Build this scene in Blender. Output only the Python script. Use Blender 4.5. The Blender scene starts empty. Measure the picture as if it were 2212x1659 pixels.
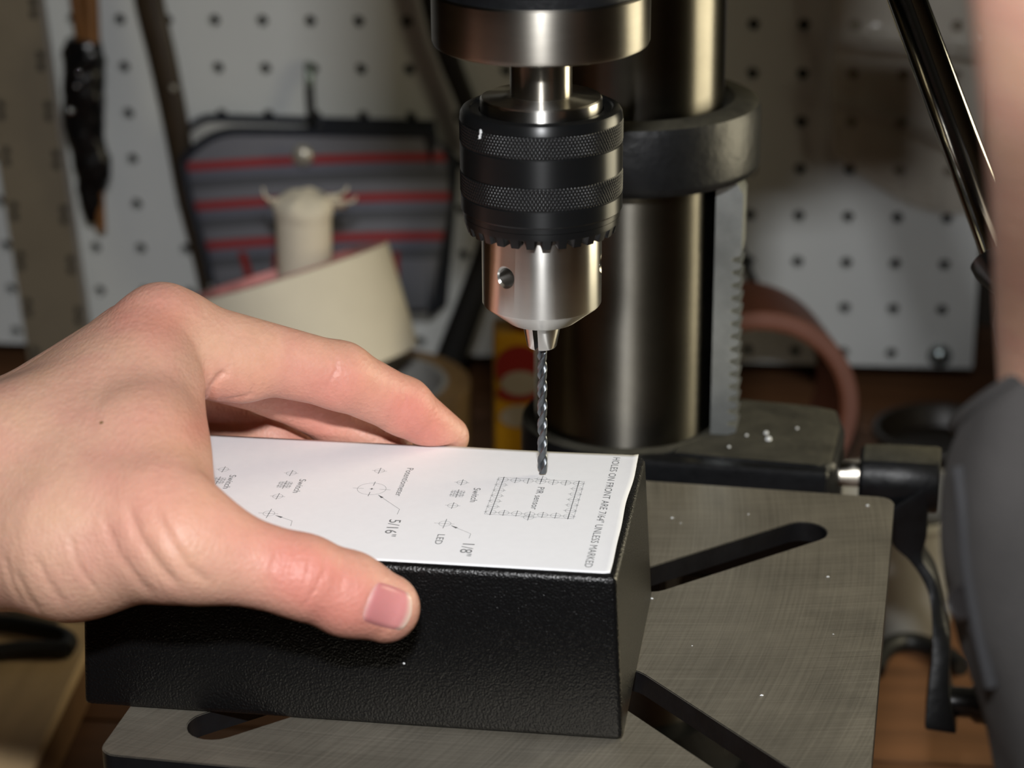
import bpy, bmesh, math, random
import numpy as np
from mathutils import Vector, Matrix, noise as mnoise

# ---------------------------------------------------------------- frame
# Everything is laid out in millimetres around the drill's axis (z = 0 is the
# top of the drill-press table), then put into the workshop with to_world().
W, H = 2212, 1659
FPX = 4900.0
PITCH, ROLL = math.radians(21.0), math.radians(-0.5)
CAM = np.array([-8.3, -583.0, 297.0])
SHOP_YAW = math.radians(7.0)
BENCH_Z = -150.0
RZ = np.array([[math.cos(SHOP_YAW), -math.sin(SHOP_YAW), 0],
               [math.sin(SHOP_YAW), math.cos(SHOP_YAW), 0], [0, 0, 1]])
OFF = np.array([0.0, 0.0, 1.05])

def to_world(p):
    return (np.asarray(p, float) @ RZ.T) * 0.001 + OFF

_f = np.array([0, math.cos(PITCH), -math.sin(PITCH)])
_r0 = np.array([1.0, 0, 0]); _u0 = np.cross(_r0, _f)
_c, _s = math.cos(ROLL), math.sin(ROLL)
CR, CU, CF = _c * _r0 + _s * _u0, -_s * _r0 + _c * _u0, _f

def ray(px, py): return CF + CR * ((px - W / 2) / FPX) - CU * ((py - H / 2) / FPX)
def onz(px, py, z): d = ray(px, py); return CAM + d * ((z - CAM[2]) / d[2])
def ony(px, py, y): d = ray(px, py); return CAM + d * ((y - CAM[1]) / d[1])
def ond(px, py, dep): return CAM + ray(px, py) * dep
def onplane(px, py, o, n): d = ray(px, py); return CAM + d * (((o - CAM) @ n) / (d @ n))
def proj(P):
    d = np.asarray(P, float) - CAM
    z = d @ CF
    return W / 2 + FPX * (d @ CR) / z, H / 2 - FPX * (d @ CU) / z

scene = bpy.context.scene
COL = scene.collection
random.seed(7)
RNG = np.random.default_rng(7)

# ---------------------------------------------------------------- camera
cd = bpy.data.cameras.new('camera'); cam = bpy.data.objects.new('camera', cd); COL.objects.link(cam)
cd.sensor_fit = 'HORIZONTAL'; cd.sensor_width = 22.2; cd.lens = 22.2 * FPX / W
cd.clip_start = 0.02; cd.clip_end = 30
cd.dof.use_dof = True; cd.dof.focus_distance = 0.622; cd.dof.aperture_fstop = 7.4
rot = np.stack([RZ @ CR, RZ @ CU, RZ @ -CF], 1)
cam.matrix_world = Matrix.Translation(Vector(to_world(CAM))) @ Matrix([list(r) for r in rot]).to_4x4()
scene.camera = cam

# ---------------------------------------------------------------- light
scene.view_settings.view_transform = 'Standard'
scene.view_settings.look = 'None'
scene.view_settings.gamma = 1.0
scene.view_settings.use_curve_mapping = False
scene.view_settings.exposure = 0.0
wd = bpy.data.worlds.new('world'); scene.world = wd; wd.use_nodes = True
bg = wd.node_tree.nodes['Background']
bg.inputs[0].default_value = (0.75, 0.68, 0.55, 1); bg.inputs[1].default_value = 0.012

def area_light(name, loc, target, sx, sy, power, col, spread=180):
    ld = bpy.data.lights.new(name, 'AREA'); ld.shape = 'RECTANGLE'; ld.size = sx; ld.size_y = sy
    ld.energy = power; ld.color = col; ld.spread = math.radians(spread)
    o = bpy.data.objects.new(name, ld); COL.objects.link(o)
    a = Vector(to_world(loc)); b = Vector(to_world(target))
    o.location = a; o.rotation_euler = (b - a).to_track_quat('-Z', 'Y').to_euler()
    return o
# the camera's own flash, popped up just above the lens
area_light('flash', CAM + CU * 108 + CF * 10, (-45, 0, 60), 0.045, 0.02, 1.38, (0.985, 0.99, 1.0), 100)
# work lamp to the right of the drill press (its housing is built below)
LAMP = np.array([410.0, 175.0, 120.0]); LAMP_AIM = np.array([0.0, 40.0, 60.0])
area_light('work_lamp_light', LAMP, LAMP_AIM, 0.20, 0.26, 1.15, (1.0, 0.89, 0.62), 150)
# fluorescent tubes on the ceiling behind the camera
area_light('ceiling_light', (-300, -700, 1250), (0, 100, 0), 1.2, 0.3, 0.8, (1.0, 0.86, 0.66))

# ---------------------------------------------------------------- materials
def nt(name):
    m = bpy.data.materials.new(name); m.use_nodes = True
    t = m.node_tree; b = t.nodes['Principled BSDF']
    return m, t, b
def L(c): return tuple(((x / 255) / 12.92 if x / 255 <= 0.04045 else ((x / 255 + 0.055) / 1.055) ** 2.4) for x in c) + (1,)
def texco(t, scale=(1, 1, 1), loc=(0, 0, 0), rot=(0, 0, 0)):
    tc = t.nodes.new('ShaderNodeTexCoord'); mp = t.nodes.new('ShaderNodeMapping')
    mp.inputs['Scale'].default_value = scale; mp.inputs['Location'].default_value = loc; mp.inputs['Rotation'].default_value = rot
    t.links.new(tc.outputs['Object'], mp.inputs['Vector']); return mp.outputs[0]
def noise_tex(t, vec, scale, detail=3, rough=0.5):
    n = t.nodes.new('ShaderNodeTexNoise'); n.inputs['Scale'].default_value = scale
    n.inputs['Detail'].default_value = detail; n.inputs['Roughness'].default_value = rough
    t.links.new(vec, n.inputs['Vector']); return n.outputs['Fac']
def ramp(t, fac, stops):
    r = t.nodes.new('ShaderNodeValToRGB'); e = r.color_ramp.elements
    while len(e) < len(stops): e.new(0.5)
    for k, (p, c) in zip(e, stops): k.position = p; k.color = c
    t.links.new(fac, r.inputs[0]); return r.outputs[0]
def bump(t, b, h, dist, strength=1.0, prev=None):
    n = t.nodes.new('ShaderNodeBump'); n.inputs['Distance'].default_value = dist; n.inputs['Strength'].default_value = strength
    t.links.new(h, n.inputs['Height'])
    if prev is not None: t.links.new(prev, n.inputs['Normal'])
    t.links.new(n.outputs[0], b.inputs['Normal']); return n.outputs[0]
def mat(name, rgb, rough=0.5, metal=0.0, var=0.0, vscale=60, bumpd=0.0, bscale=400, stretch=(1, 1, 1), spec=None, detail=3):
    m, t, b = nt(name); c = L(rgb)
    b.inputs['Base Color'].default_value = c; b.inputs['Roughness'].default_value = rough; b.inputs['Metallic'].default_value = metal
    if spec is not None: b.inputs['Specular IOR Level'].default_value = spec
    if var:
        f = noise_tex(t, texco(t, stretch), vscale, 5, 0.6)
        lo = tuple(x * (1 - var) for x in c[:3]) + (1,); hi = tuple(min(1, x * (1 + var)) for x in c[:3]) + (1,)
        t.links.new(ramp(t, f, [(0.3, lo), (0.7, hi)]), b.inputs['Base Color'])
    if bumpd:
        bump(t, b, noise_tex(t, texco(t, stretch), bscale, detail), bumpd)
    return m
def turned(name, rgb, rough, aniso, metal=1.0, var=0.1, zfreq=120, bumpd=0.000015, spec=None):
    """lathe-turned metal: fine grooves run round the axis, so highlights stretch along it"""
    m = mat(name, rgb, rough, metal, var, 25, 0, 0, (1, 1, zfreq / 25.0)); t = m.node_tree; b = t.nodes['Principled BSDF']
    if spec is not None: b.inputs['Specular IOR Level'].default_value = spec
    b.inputs['Anisotropic'].default_value = aniso; b.inputs['Anisotropic Rotation'].default_value = 0.25
    tg = t.nodes.new('ShaderNodeTangent'); tg.direction_type = 'RADIAL'; tg.axis = 'Z'; t.links.new(tg.outputs[0], b.inputs['Tangent'])
    bump(t, b, noise_tex(t, texco(t, (8, 8, 900)), 4, 3), bumpd, 0.6)
    return m
M = {}
M['brushed'] = turned('brushed_steel', (146, 142, 134), 0.42, 0.9, 1, 0.12)
M['chuck_steel'] = turned('bright_turned_steel', (200, 198, 193), 0.32, 0.93, 1, 0.06)
M['spindle'] = turned('polished_steel', (165, 160, 150), 0.3, 0.9, 1, 0.08)
M['chrome'] = mat('chrome', (205, 203, 198), 0.1, 1)
M['column'] = turned('ground_steel', (104, 101, 94), 0.36, 0.9, 1, 0.2, 30)
M['bit'] = mat('drill_steel', (104, 108, 112), 0.4, 0.9, 0.2, 300)
M['black_steel'] = turned('blackened_steel', (22, 23, 24), 0.34, 0.75, 0.35, 0.15, 60)
M['cast'] = mat('black_painted_casting', (17, 18, 20), 0.4, 0, 0.3, 120, 0.0002, 260, spec=0.3)
M['dusty_cast'] = mat('dusty_black_casting', (60, 58, 50), 0.85, 0, 0.4, 90, 0.0003, 260, spec=0.2)
M['rack'] = mat('grey_rack_steel', (140, 143, 142), 0.42, 0.75, 0.2, 80, 0.00008, 300)
M['plastic'] = mat('pebbled_black_plastic', (9, 9, 10), 0.34, 0, 0.0, 60, 0.0002, 1700, spec=0.38, detail=1)
M['paper'] = mat('white_paper', (236, 237, 240), 0.75, 0, 0.012, 300)
M['ink'] = mat('grey_ink', (112, 114, 116), 0.8)
M['ink_light'] = mat('fine_grey_ink', (150, 152, 154), 0.8)
M['peg'] = mat('white_hardboard', (204, 207, 206), 0.45, 0, 0.03, 14)
M['peg_dark'] = mat('gap_shade', (26, 22, 18), 0.9)
M['bench'] = mat('brown_bench_wood', (104, 70, 44), 0.6, 0, 0.3, 9, 0.0002, 60, (1, 8, 8))
M['tan_wood'] = mat('tan_board_wood', (206, 176, 134), 0.6, 0, 0.12, 12, 0.0001, 60, (8, 1, 8))
M['tan_edge'] = mat('dark_board_edge', (118, 86, 54), 0.7, 0, 0.2, 40)
M['tape_cream'] = mat('cream_masking_tape', (220, 211, 190), 0.75, 0, 0.04, 30, 0.0001, 900)
M['tape_pink'] = mat('pink_core_label', (226, 150, 146), 0.6, 0, 0.35, 60)
M['card'] = mat('brown_card', (120, 92, 60), 0.8, 0, 0.15, 60)
M['tape_brown'] = mat('brown_tape', (140, 112, 74), 0.35, 0, 0.15, 40)
M['tape_grey'] = mat('grey_card_core', (150, 150, 146), 0.7, 0, 0.1, 60)
M['copper'] = mat('copper_brown_tape', (96, 54, 37), 0.45, 0, 0.25, 40)
M['copper_edge'] = mat('pinkish_tape_edge', (118, 80, 70), 0.6, 0, 0.1, 60)
M['navy'] = mat('navy_piping', (22, 28, 40), 0.75, 0, 0.2, 200, 0.0002, 1500)
M['lining'] = mat('pale_lining', (176, 176, 172), 0.85)
M['nickel'] = mat('nickel', (200, 196, 182), 0.3, 0.6)
M['hook'] = mat('galvanised_wire', (120, 130, 122), 0.35, 0.8)
M['black_shiny'] = mat('glossy_black_wrap', (14, 14, 15), 0.25, 0, 0.0, 60, 0.001, 50)
M['oak'] = mat('brown_stained_wood', (110, 72, 34), 0.5, 0, 0.35, 40, 0.0001, 60, (6, 6, 1))
M['dark_oak'] = mat('dark_brown_wood', (52, 42, 30), 0.4, 0, 0.35, 40, 0.0002, 60, (6, 6, 1))
M['strap'] = mat('black_strap', (20, 20, 20), 0.6, 0, 0.2, 60)
M['ruler'] = mat('matte_grey_square', (128, 118, 100), 0.5, 0.15, 0.1, 18)
M['ruler_edge'] = mat('worn_bright_edge', (150, 146, 140), 0.4, 0.4)
M['yellow'] = mat('yellow_can', (176, 128, 18), 0.4, 0, 0.1, 40)
M['red'] = mat('red_print', (128, 26, 22), 0.5, 0, 0.1, 40)
M['off_white'] = mat('off_white_print', (150, 140, 126), 0.6, 0, 0.1, 40)
M['grey_tub'] = mat('grey_plastic', (160, 158, 152), 0.5, 0, 0.05, 20)
M['dark_obj'] = mat('dark_brown_enamel', (38, 32, 25), 0.4, 0, 0.2, 30)
M['sleeve'] = mat('charcoal_twill', (52, 50, 49), 0.9, 0, 0.16, 45, 0.0004, 1600)
M['thread'] = mat('dark_thread', (40, 40, 42), 0.9)
M['button'] = mat('dark_horn_button', (34, 32, 32), 0.25)
M['black_knob'] = mat('black_phenolic', (18, 18, 18), 0.3)
M['wall'] = mat('painted_wall', (186, 172, 146), 0.8, 0, 0.06, 4)
M['ceiling'] = mat('ceiling_board', (200, 190, 170), 0.9)
M['floor'] = mat('concrete', (96, 90, 82), 0.8, 0, 0.15, 6, 0.001, 30)
M['worn'] = mat('worn_bright_iron', (176, 168, 150), 0.4, 0.7, 0.3, 400)
M['lamp_paint'] = mat('lamp_enamel', (60, 66, 58), 0.4)
M['white_chip'] = mat('white_chip', (225, 228, 230), 0.6)
M['bolt'] = mat('zinc_bolt', (150, 160, 160), 0.22, 0.9)
M['cable'] = mat('black_cable', (18, 19, 19), 0.5)

# glow of the lamp's diffuser and of the tube light: these two things give off light
def emit(name, col, s):
    m, t, b = nt(name); b.inputs['Base Color'].default_value = (0.8, 0.8, 0.8, 1)
    b.inputs['Emission Color'].default_value = col; b.inputs['Emission Strength'].default_value = s
    return m

# milled cast-iron table: two crossing sets of fine arcs
def table_mat():
    m, t, b = nt('milled_cast_iron')
    b.inputs['Metallic'].default_value = 0.74
    def arcs(cx, cy, sc, ang):
        # fine scratches along arcs round a far-off centre: noise over (radius, angle)
        sp = t.nodes.new('ShaderNodeSeparateXYZ'); t.links.new(texco(t, (1, 1, 1), (-cx, -cy, 0)), sp.inputs[0])
        def mth(op, a_, b_=None):
            k = t.nodes.new('ShaderNodeMath'); k.operation = op
            for i_, v_ in enumerate((a_, b_)):
                if v_ is None: continue
                if isinstance(v_, (int, float)): k.inputs[i_].default_value = v_
                else: t.links.new(v_, k.inputs[i_])
            return k.outputs[0]
        x, y = sp.outputs[0], sp.outputs[1]
        rad = mth('SQRT', mth('ADD', mth('MULTIPLY', x, x), mth('MULTIPLY', y, y)))
        cb = t.nodes.new('ShaderNodeCombineXYZ'); t.links.new(mth('MULTIPLY', rad, sc), cb.inputs[0]); t.links.new(mth('MULTIPLY', mth('ARCTAN2', y, x), ang), cb.inputs[1])
        return noise_tex(t, cb.outputs[0], 1.0, 3, 0.7)
    a = arcs(-0.02, 0.33, 1500, 7); c = arcs(-0.36, -0.1, 1200, 6)
    mx = t.nodes.new('ShaderNodeMath'); mx.operation = 'ADD'; t.links.new(a, mx.inputs[0]); t.links.new(c, mx.inputs[1])
    n0 = noise_tex(t, texco(t), 45, 6, 0.65)
    nm = t.nodes.new('ShaderNodeMath'); nm.operation = 'MULTIPLY'; nm.inputs[1].default_value = 0.35; t.links.new(n0, nm.inputs[0]); n = nm.outputs[0]
    n2 = noise_tex(t, texco(t), 900, 3, 0.6)
    mul = t.nodes.new('ShaderNodeMath'); mul.operation = 'MULTIPLY_ADD'; mul.inputs[1].default_value = 0.5
    t.links.new(mx.outputs[0], mul.inputs[0]); t.links.new(n, mul.inputs[2])
    t.links.new(ramp(t, mul.outputs[0], [(0.45, L((126, 121, 109))), (0.9, L((176, 169, 154)))]), b.inputs['Base Color'])
    r = t.nodes.new('ShaderNodeMapRange'); r.inputs['To Min'].default_value = 0.36; r.inputs['To Max'].default_value = 0.58
    t.links.new(n0, r.inputs[0]); t.links.new(r.outputs[0], b.inputs['Roughness'])
    p = bump(t, b, mx.outputs[0], 0.00007, 0.8)
    bump(t, b, n2, 0.00006, 0.6, p)
    return m
M['table'] = table_mat()

def striped_mat():
    m, t, b = nt('striped_ticking'); b.inputs['Roughness'].default_value = 0.9
    tc = t.nodes.new('ShaderNodeUVMap'); tc.uv_map = 'UVMap'
    sp = t.nodes.new('ShaderNodeSeparateXYZ'); t.links.new(tc.outputs[0], sp.inputs[0])
    g1, g2, g3, rd = L((124, 125, 133)), L((90, 92, 98)), L((108, 110, 124)), L((160, 54, 58))
    st = [(0.0, g1)]
    for k, v in enumerate((0.17, 0.40, 0.63)):
        st += [(v - 0.028, g1), (v - 0.024, rd), (v + 0.024, rd), (v + 0.028, g3), (v + 0.075, g3), (v + 0.08, g2), (v + 0.13, g2), (v + 0.14, g1)]
    st += [(1.0, g2)]
    r = t.nodes.new('ShaderNodeValToRGB'); e = r.color_ramp.elements
    while len(e) < len(st): e.new(0.5)
    for k, (p, c) in zip(e, st): k.position = p; k.color = c
    t.links.new(sp.outputs[1], r.inputs[0])
    n = noise_tex(t, texco(t, (1, 1, 6)), 500, 3)
    mx = t.nodes.new('ShaderNodeMix'); mx.data_type = 'RGBA'; mx.blend_type = 'MULTIPLY'; mx.inputs[0].default_value = 0.35
    t.links.new(r.outputs[0], mx.inputs[6]); t.links.new(ramp(t, n, [(0.3, (0.5, 0.5, 0.5, 1)), (0.7, (1, 1, 1, 1))]), mx.inputs[7])
    t.links.new(mx.outputs[2], b.inputs['Base Color']); bump(t, b, n, 0.0003)
    return m
M['stripe'] = striped_mat()

def clear_mat():
    m = bpy.data.materials.new('clear_plastic_film'); m.use_nodes = True; t = m.node_tree; t.nodes.clear()
    o = t.nodes.new('ShaderNodeOutputMaterial'); mix = t.nodes.new('ShaderNodeMixShader'); tr = t.nodes.new('ShaderNodeBsdfTransparent')
    gl = t.nodes.new('ShaderNodeBsdfPrincipled'); gl.inputs['Base Color'].default_value = L((180, 168, 150)); gl.inputs['Roughness'].default_value = 0.18
    fr = t.nodes.new('ShaderNodeFresnel'); fr.inputs[0].default_value = 1.3
    mr = t.nodes.new('ShaderNodeMath'); mr.operation = 'MULTIPLY_ADD'; mr.inputs[1].default_value = 0.7; mr.inputs[2].default_value = 0.34
    tr.inputs[0].default_value = (0.97, 0.95, 0.92, 1)
    t.links.new(fr.outputs[0], mr.inputs[0]); t.links.new(mr.outputs[0], mix.inputs[0]); t.links.new(tr.outputs[0], mix.inputs[1]); t.links.new(gl.outputs[0], mix.inputs[2])
    t.links.new(mix.outputs[0], o.inputs[0]); return m
M['clear'] = clear_mat()

def skin_mat():
    m, t, b = nt('skin')
    at = t.nodes.new('ShaderNodeAttribute'); at.attribute_name = 'flush'
    v = texco(t)
    n1 = noise_tex(t, v, 55, 4, 0.55); n2 = noise_tex(t, v, 330, 4, 0.6)
    base = ramp(t, n1, [(0.3, L((202, 160, 134))), (0.5, L((204, 160, 138))), (0.72, L((200, 150, 132)))])
    fl = t.nodes.new('ShaderNodeMix'); fl.data_type = 'RGBA'
    t.links.new(at.outputs['Fac'], fl.inputs[0]); t.links.new(base, fl.inputs[6]); fl.inputs[7].default_value = L((204, 120, 110))
    sp = t.nodes.new('ShaderNodeMix'); sp.data_type = 'RGBA'; sp.blend_type = 'MULTIPLY'; sp.inputs[0].default_value = 0.35
    t.links.new(fl.outputs[2], sp.inputs[6]); t.links.new(ramp(t, n2, [(0.35, (0.86, 0.82, 0.80, 1)), (0.6, (1, 1, 1, 1))]), sp.inputs[7])
    t.links.new(sp.outputs[2], b.inputs['Base Color'])
    b.inputs['Roughness'].default_value = 0.5; b.inputs['Specular IOR Level'].default_value = 0.38
    b.inputs['Subsurface Weight'].default_value = 0.22; b.inputs['Subsurface Scale'].default_value = 0.004
    b.inputs['Subsurface Radius'].default_value = (1.0, 0.35, 0.2)
    vo = t.nodes.new('ShaderNodeTexVoronoi'); vo.inputs['Scale'].default_value = 900; t.links.new(texco(t, (1, 0.55, 1), rot=(0.3, 0.4, 0.7)), vo.inputs['Vector'])
    p = bump(t, b, vo.outputs['Distance'], 0.00018, 0.7)
    bump(t, b, noise_tex(t, v, 420, 5, 0.65), 0.0002, 0.5, p)
    return m
M['skin'] = skin_mat()
def nail_mat():
    m, t, b = nt('nail'); b.inputs['Roughness'].default_value = 0.28
    at = t.nodes.new('ShaderNodeAttribute'); at.attribute_name = 'flush'
    t.links.new(ramp(t, at.outputs['Fac'], [(0.0, L((206, 160, 152))), (0.1, L((190, 122, 122))), (0.85, L((202, 134, 132))), (0.95, L((214, 178, 164))), (1.0, L((216, 196, 178)))]), b.inputs['Base Color'])
    b.inputs['Subsurface Weight'].default_value = 0.15; b.inputs['Subsurface Scale'].default_value = 0.002
    return m
M['nail'] = nail_mat()

# ---------------------------------------------------------------- builders
class Thing:
    """An Empty at the thing's base; parts are built in the millimetre frame."""
    def __init__(s, name, base, label, cat, group=None, kind=None):
        o = bpy.data.objects.new(name, None); COL.objects.link(o); o.empty_display_size = 0.02
        s.o = o; s.base = to_world(base); o.location = s.base
        tag(o, label, cat, group, kind)
def tag(o, label=None, cat=None, group=None, kind=None):
    if label: o['label'] = label
    if cat: o['category'] = cat
    if group: o['group'] = group
    if kind: o['kind'] = kind
    return o

class MB:
    def __init__(s): s.v = []; s.f = []; s.uv = None
    def add(s, v, f):
        n = len(s.v); s.v += [tuple(map(float, p)) for p in v]; s.f += [tuple(i + n for i in q) for q in f]; return s
    def grid(s, P, wrap_u=False, wrap_v=False):
        """P: array (nu, nv, 3)"""
        P = np.asarray(P, float); a, b = P.shape[:2]
        f = []
        for i in range(a if wrap_u else a - 1):
            for j in range(b if wrap_v else b - 1):
                i2, j2 = (i + 1) % a, (j + 1) % b
                f.append((i * b + j, i2 * b + j, i2 * b + j2, i * b + j2))
        return s.add(P.reshape(-1, 3), f)
    def lathe(s, prof, org=(0, 0, 0), ax=(0, 0, 1), seg=64, caps=True):
        ax = np.asarray(ax, float); ax /= np.linalg.norm(ax)
        t = np.array([1.0, 0, 0]) if abs(ax[0]) < 0.9 else np.array([0, 1.0, 0])
        e1 = np.cross(ax, t); e1 /= np.linalg.norm(e1); e2 = np.cross(ax, e1)
        org = np.asarray(org, float); th = np.linspace(0, 2 * math.pi, seg, endpoint=False)
        ring = np.cos(th)[:, None] * e1 + np.sin(th)[:, None] * e2
        P = np.stack([org + ax * z + ring * r for r, z in prof])
        n = len(s.v); s.grid(P, wrap_v=True)
        if caps:
            if prof[0][0] > 1e-6: s.f.append(tuple(n + j for j in range(seg))[::-1])
            k = n + (len(prof) - 1) * seg
            if prof[-1][0] > 1e-6: s.f.append(tuple(k + j for j in range(seg)))
        return s
    def tube(s, pts, rad, seg=12, caps=True):
        pts = np.asarray(pts, float); n = len(pts)
        if np.isscalar(rad): rad = [rad] * n
        T = np.gradient(pts, axis=0); T /= np.linalg.norm(T, axis=1)[:, None] + 1e-12
        ref = np.array([0, 0, 1.0]) if abs(T[0][2]) < 0.9 else np.array([1.0, 0, 0])
        e = np.cross(T[0], ref); e /= np.linalg.norm(e); th = np.linspace(0, 2 * math.pi, seg, endpoint=False); R_ = []
        for i in range(n):
            e = e - T[i] * (e @ T[i]); e /= np.linalg.norm(e); g = np.cross(T[i], e)
            R_.append(pts[i] + rad[i] * (np.cos(th)[:, None] * e + np.sin(th)[:, None] * g))
        k = len(s.v); s.grid(np.stack(R_), wrap_v=True)
        if caps:
            s.f.append(tuple(k + j for j in range(seg))[::-1]); s.f.append(tuple(k + (n - 1) * seg + j for j in range(seg)))
        return s
    def box(s, c, half, ax=None):
        c = np.asarray(c, float); A = np.eye(3) if ax is None else np.asarray(ax, float)
        v = [c + sx * half[0] * A[0] + sy * half[1] * A[1] + sz * half[2] * A[2] for sz in (-1, 1) for sy in (-1, 1) for sx in (-1, 1)]
        return s.add(v, [(0, 2, 3, 1), (4, 5, 7, 6), (0, 1, 5, 4), (2, 6, 7, 3), (0, 4, 6, 2), (1, 3, 7, 5)])
    def prism(s, poly, d):
        """poly: list of 3D points (planar), extruded by vector d"""
        poly = np.asarray(poly, float); n = len(poly); d = np.asarray(d, float)
        f = [tuple(range(n))[::-1], tuple(range(n, 2 * n))] + [(i, (i + 1) % n, n + (i + 1) % n, n + i) for i in range(n)]
        return s.add(np.vstack([poly, poly + d]), f)
    def build(s, name, material, parent=None, bevel=0, seg=2, smooth=True, angle=35, base=None, sub=0, weld=False, recalc=True):
        """parent: Thing, or (Thing, part object) for a sub-part, or None with base"""
        if parent is None: b0 = to_world(base if base is not None else np.mean(s.v, 0)); po = None
        elif isinstance(parent, tuple): b0 = parent[0].base; po = parent[1]
        else: b0 = parent.base; po = parent.o
        me = bpy.data.meshes.new(name)
        me.from_pydata((to_world(np.array(s.v)) - b0).tolist(), [], s.f)
        bm = bmesh.new(); bm.from_mesh(me)
        if weld: bmesh.ops.remove_doubles(bm, verts=bm.verts, dist=1e-6)
        if recalc: bmesh.ops.recalc_face_normals(bm, faces=bm.faces)
        if bevel:
            es = [e for e in bm.edges if len(e.link_faces) == 2 and e.calc_face_angle(0) > 0.5]
            bmesh.ops.bevel(bm, geom=es, offset=bevel * 0.001, segments=seg, affect='EDGES', profile=0.6, clamp_overlap=True)
        bm.to_mesh(me); bm.free()
        if s.uv is not None:
            l = me.uv_layers.new(name='UVMap')
            for lp in me.loops: l.data[lp.index].uv = s.uv[lp.vertex_index]
        if smooth:
            me.shade_smooth()
            if angle < 180: me.set_sharp_from_angle(angle=math.radians(angle))
        me.materials.append(M[material] if isinstance(material, str) else material)
        o = bpy.data.objects.new(name, me); COL.objects.link(o)
        if po is None: o.location = b0
        else: o.parent = po
        if sub:
            md = o.modifiers.new('sub', 'SUBSURF'); md.levels = sub; md.render_levels = sub
        return o

def arc(c, e1, e2, r, a0, a1, n):
    return [np.asarray(c) + r * (math.cos(a) * np.asarray(e1) + math.sin(a) * np.asarray(e2)) for a in np.linspace(a0, a1, n)]
def spline(pts, n):
    pts = np.asarray(pts, float); P = np.vstack([2 * pts[0] - pts[1], pts, 2 * pts[-1] - pts[-2]]); out = []
    for t in np.linspace(0, len(pts) - 1 - 1e-9, n):
        i = int(t); u = t - i; p0, p1, p2, p3 = P[i:i + 4]
        out.append(0.5 * ((2 * p1) + (-p0 + p2) * u + (2 * p0 - 5 * p1 + 4 * p2 - p3) * u * u + (-p0 + 3 * p1 - 3 * p2 + p3) * u ** 3))
    return np.array(out)
def curve_mesh(outer, holes, depth):
    """2D outline with holes -> (verts, faces) extruded from z=0 down to -depth"""
    cu = bpy.data.curves.new('c', 'CURVE'); cu.dimensions = '2D'; cu.fill_mode = 'BOTH'; cu.extrude = depth / 2
    for pl in [outer] + holes:
        sp = cu.splines.new('POLY'); sp.points.add(len(pl) - 1); sp.use_cyclic_u = True
        for q, p in zip(sp.points, pl): q.co = (p[0], p[1], 0, 1)
    o = bpy.data.objects.new('c', cu); COL.objects.link(o)
    dg = bpy.context.evaluated_depsgraph_get(); me = bpy.data.meshes.new_from_object(o.evaluated_get(dg))
    v = [tuple(p.co - Vector((0, 0, depth / 2))) for p in me.vertices]; f = [tuple(p.vertices) for p in me.polygons]
    bpy.data.objects.remove(o); bpy.data.curves.remove(cu); bpy.data.meshes.remove(me)
    return v, f
def boolean_cut(o, cutters):
    for c in cutters:
        md = o.modifiers.new('cut', 'BOOLEAN'); md.operation = 'DIFFERENCE'; md.object = c; md.solver = 'EXACT'
    dg = bpy.context.evaluated_depsgraph_get(); me = bpy.data.meshes.new_from_object(o.evaluated_get(dg))
    old = o.data; o.modifiers.clear(); o.data = me
    me.set_sharp_from_angle(angle=math.radians(35))
    for c in cutters: bpy.data.objects.remove(c)
# ================================================================ the setting
WX, WY, WZ = RZ.T @ np.array([1.0, 0, 0]), RZ.T @ np.array([0, 1.0, 0]), np.array([0, 0, 1.0])
def from_world(p): return RZ.T @ ((np.asarray(p, float) - OFF) * 1000)
def wbox(lo, hi):
    lo, hi = np.array(lo, float), np.array(hi, float)
    return MB().box(from_world((lo + hi) / 2), (hi - lo) * 500, [WX, WY, WZ])
tag(wbox((-2.0, -2.4, -0.05), (2.0, 0.75, 0.0)).build('floor', 'floor'), 'grey concrete workshop floor under the bench', None, None, 'structure')
tag(wbox((-2.0, -2.4, 2.5), (2.0, 0.75, 2.55)).build('ceiling', 'ceiling'), 'pale ceiling board above the workshop', None, None, 'structure')
tag(wbox((-2.05, -2.4, 0), (-2.0, 0.75, 2.5)).build('wall_left', 'wall'), 'painted workshop wall on the left', None, None, 'structure')
tag(wbox((2.0, -2.4, 0), (2.05, 0.75, 2.5)).build('wall_right', 'wall'), 'painted workshop wall on the right', None, None, 'structure')
tag(wbox((-2.0, -2.45, 0), (2.0, -2.4, 2.5)).build('wall_front', 'wall'), 'painted workshop wall behind the camera', None, None, 'structure')
tag(wbox((-2.0, 0.70, 0), (2.0, 0.75, 2.5)).build('wall_back', 'dark_obj'), 'dark brown wall behind the white pegboard', None, None, 'structure')

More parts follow.
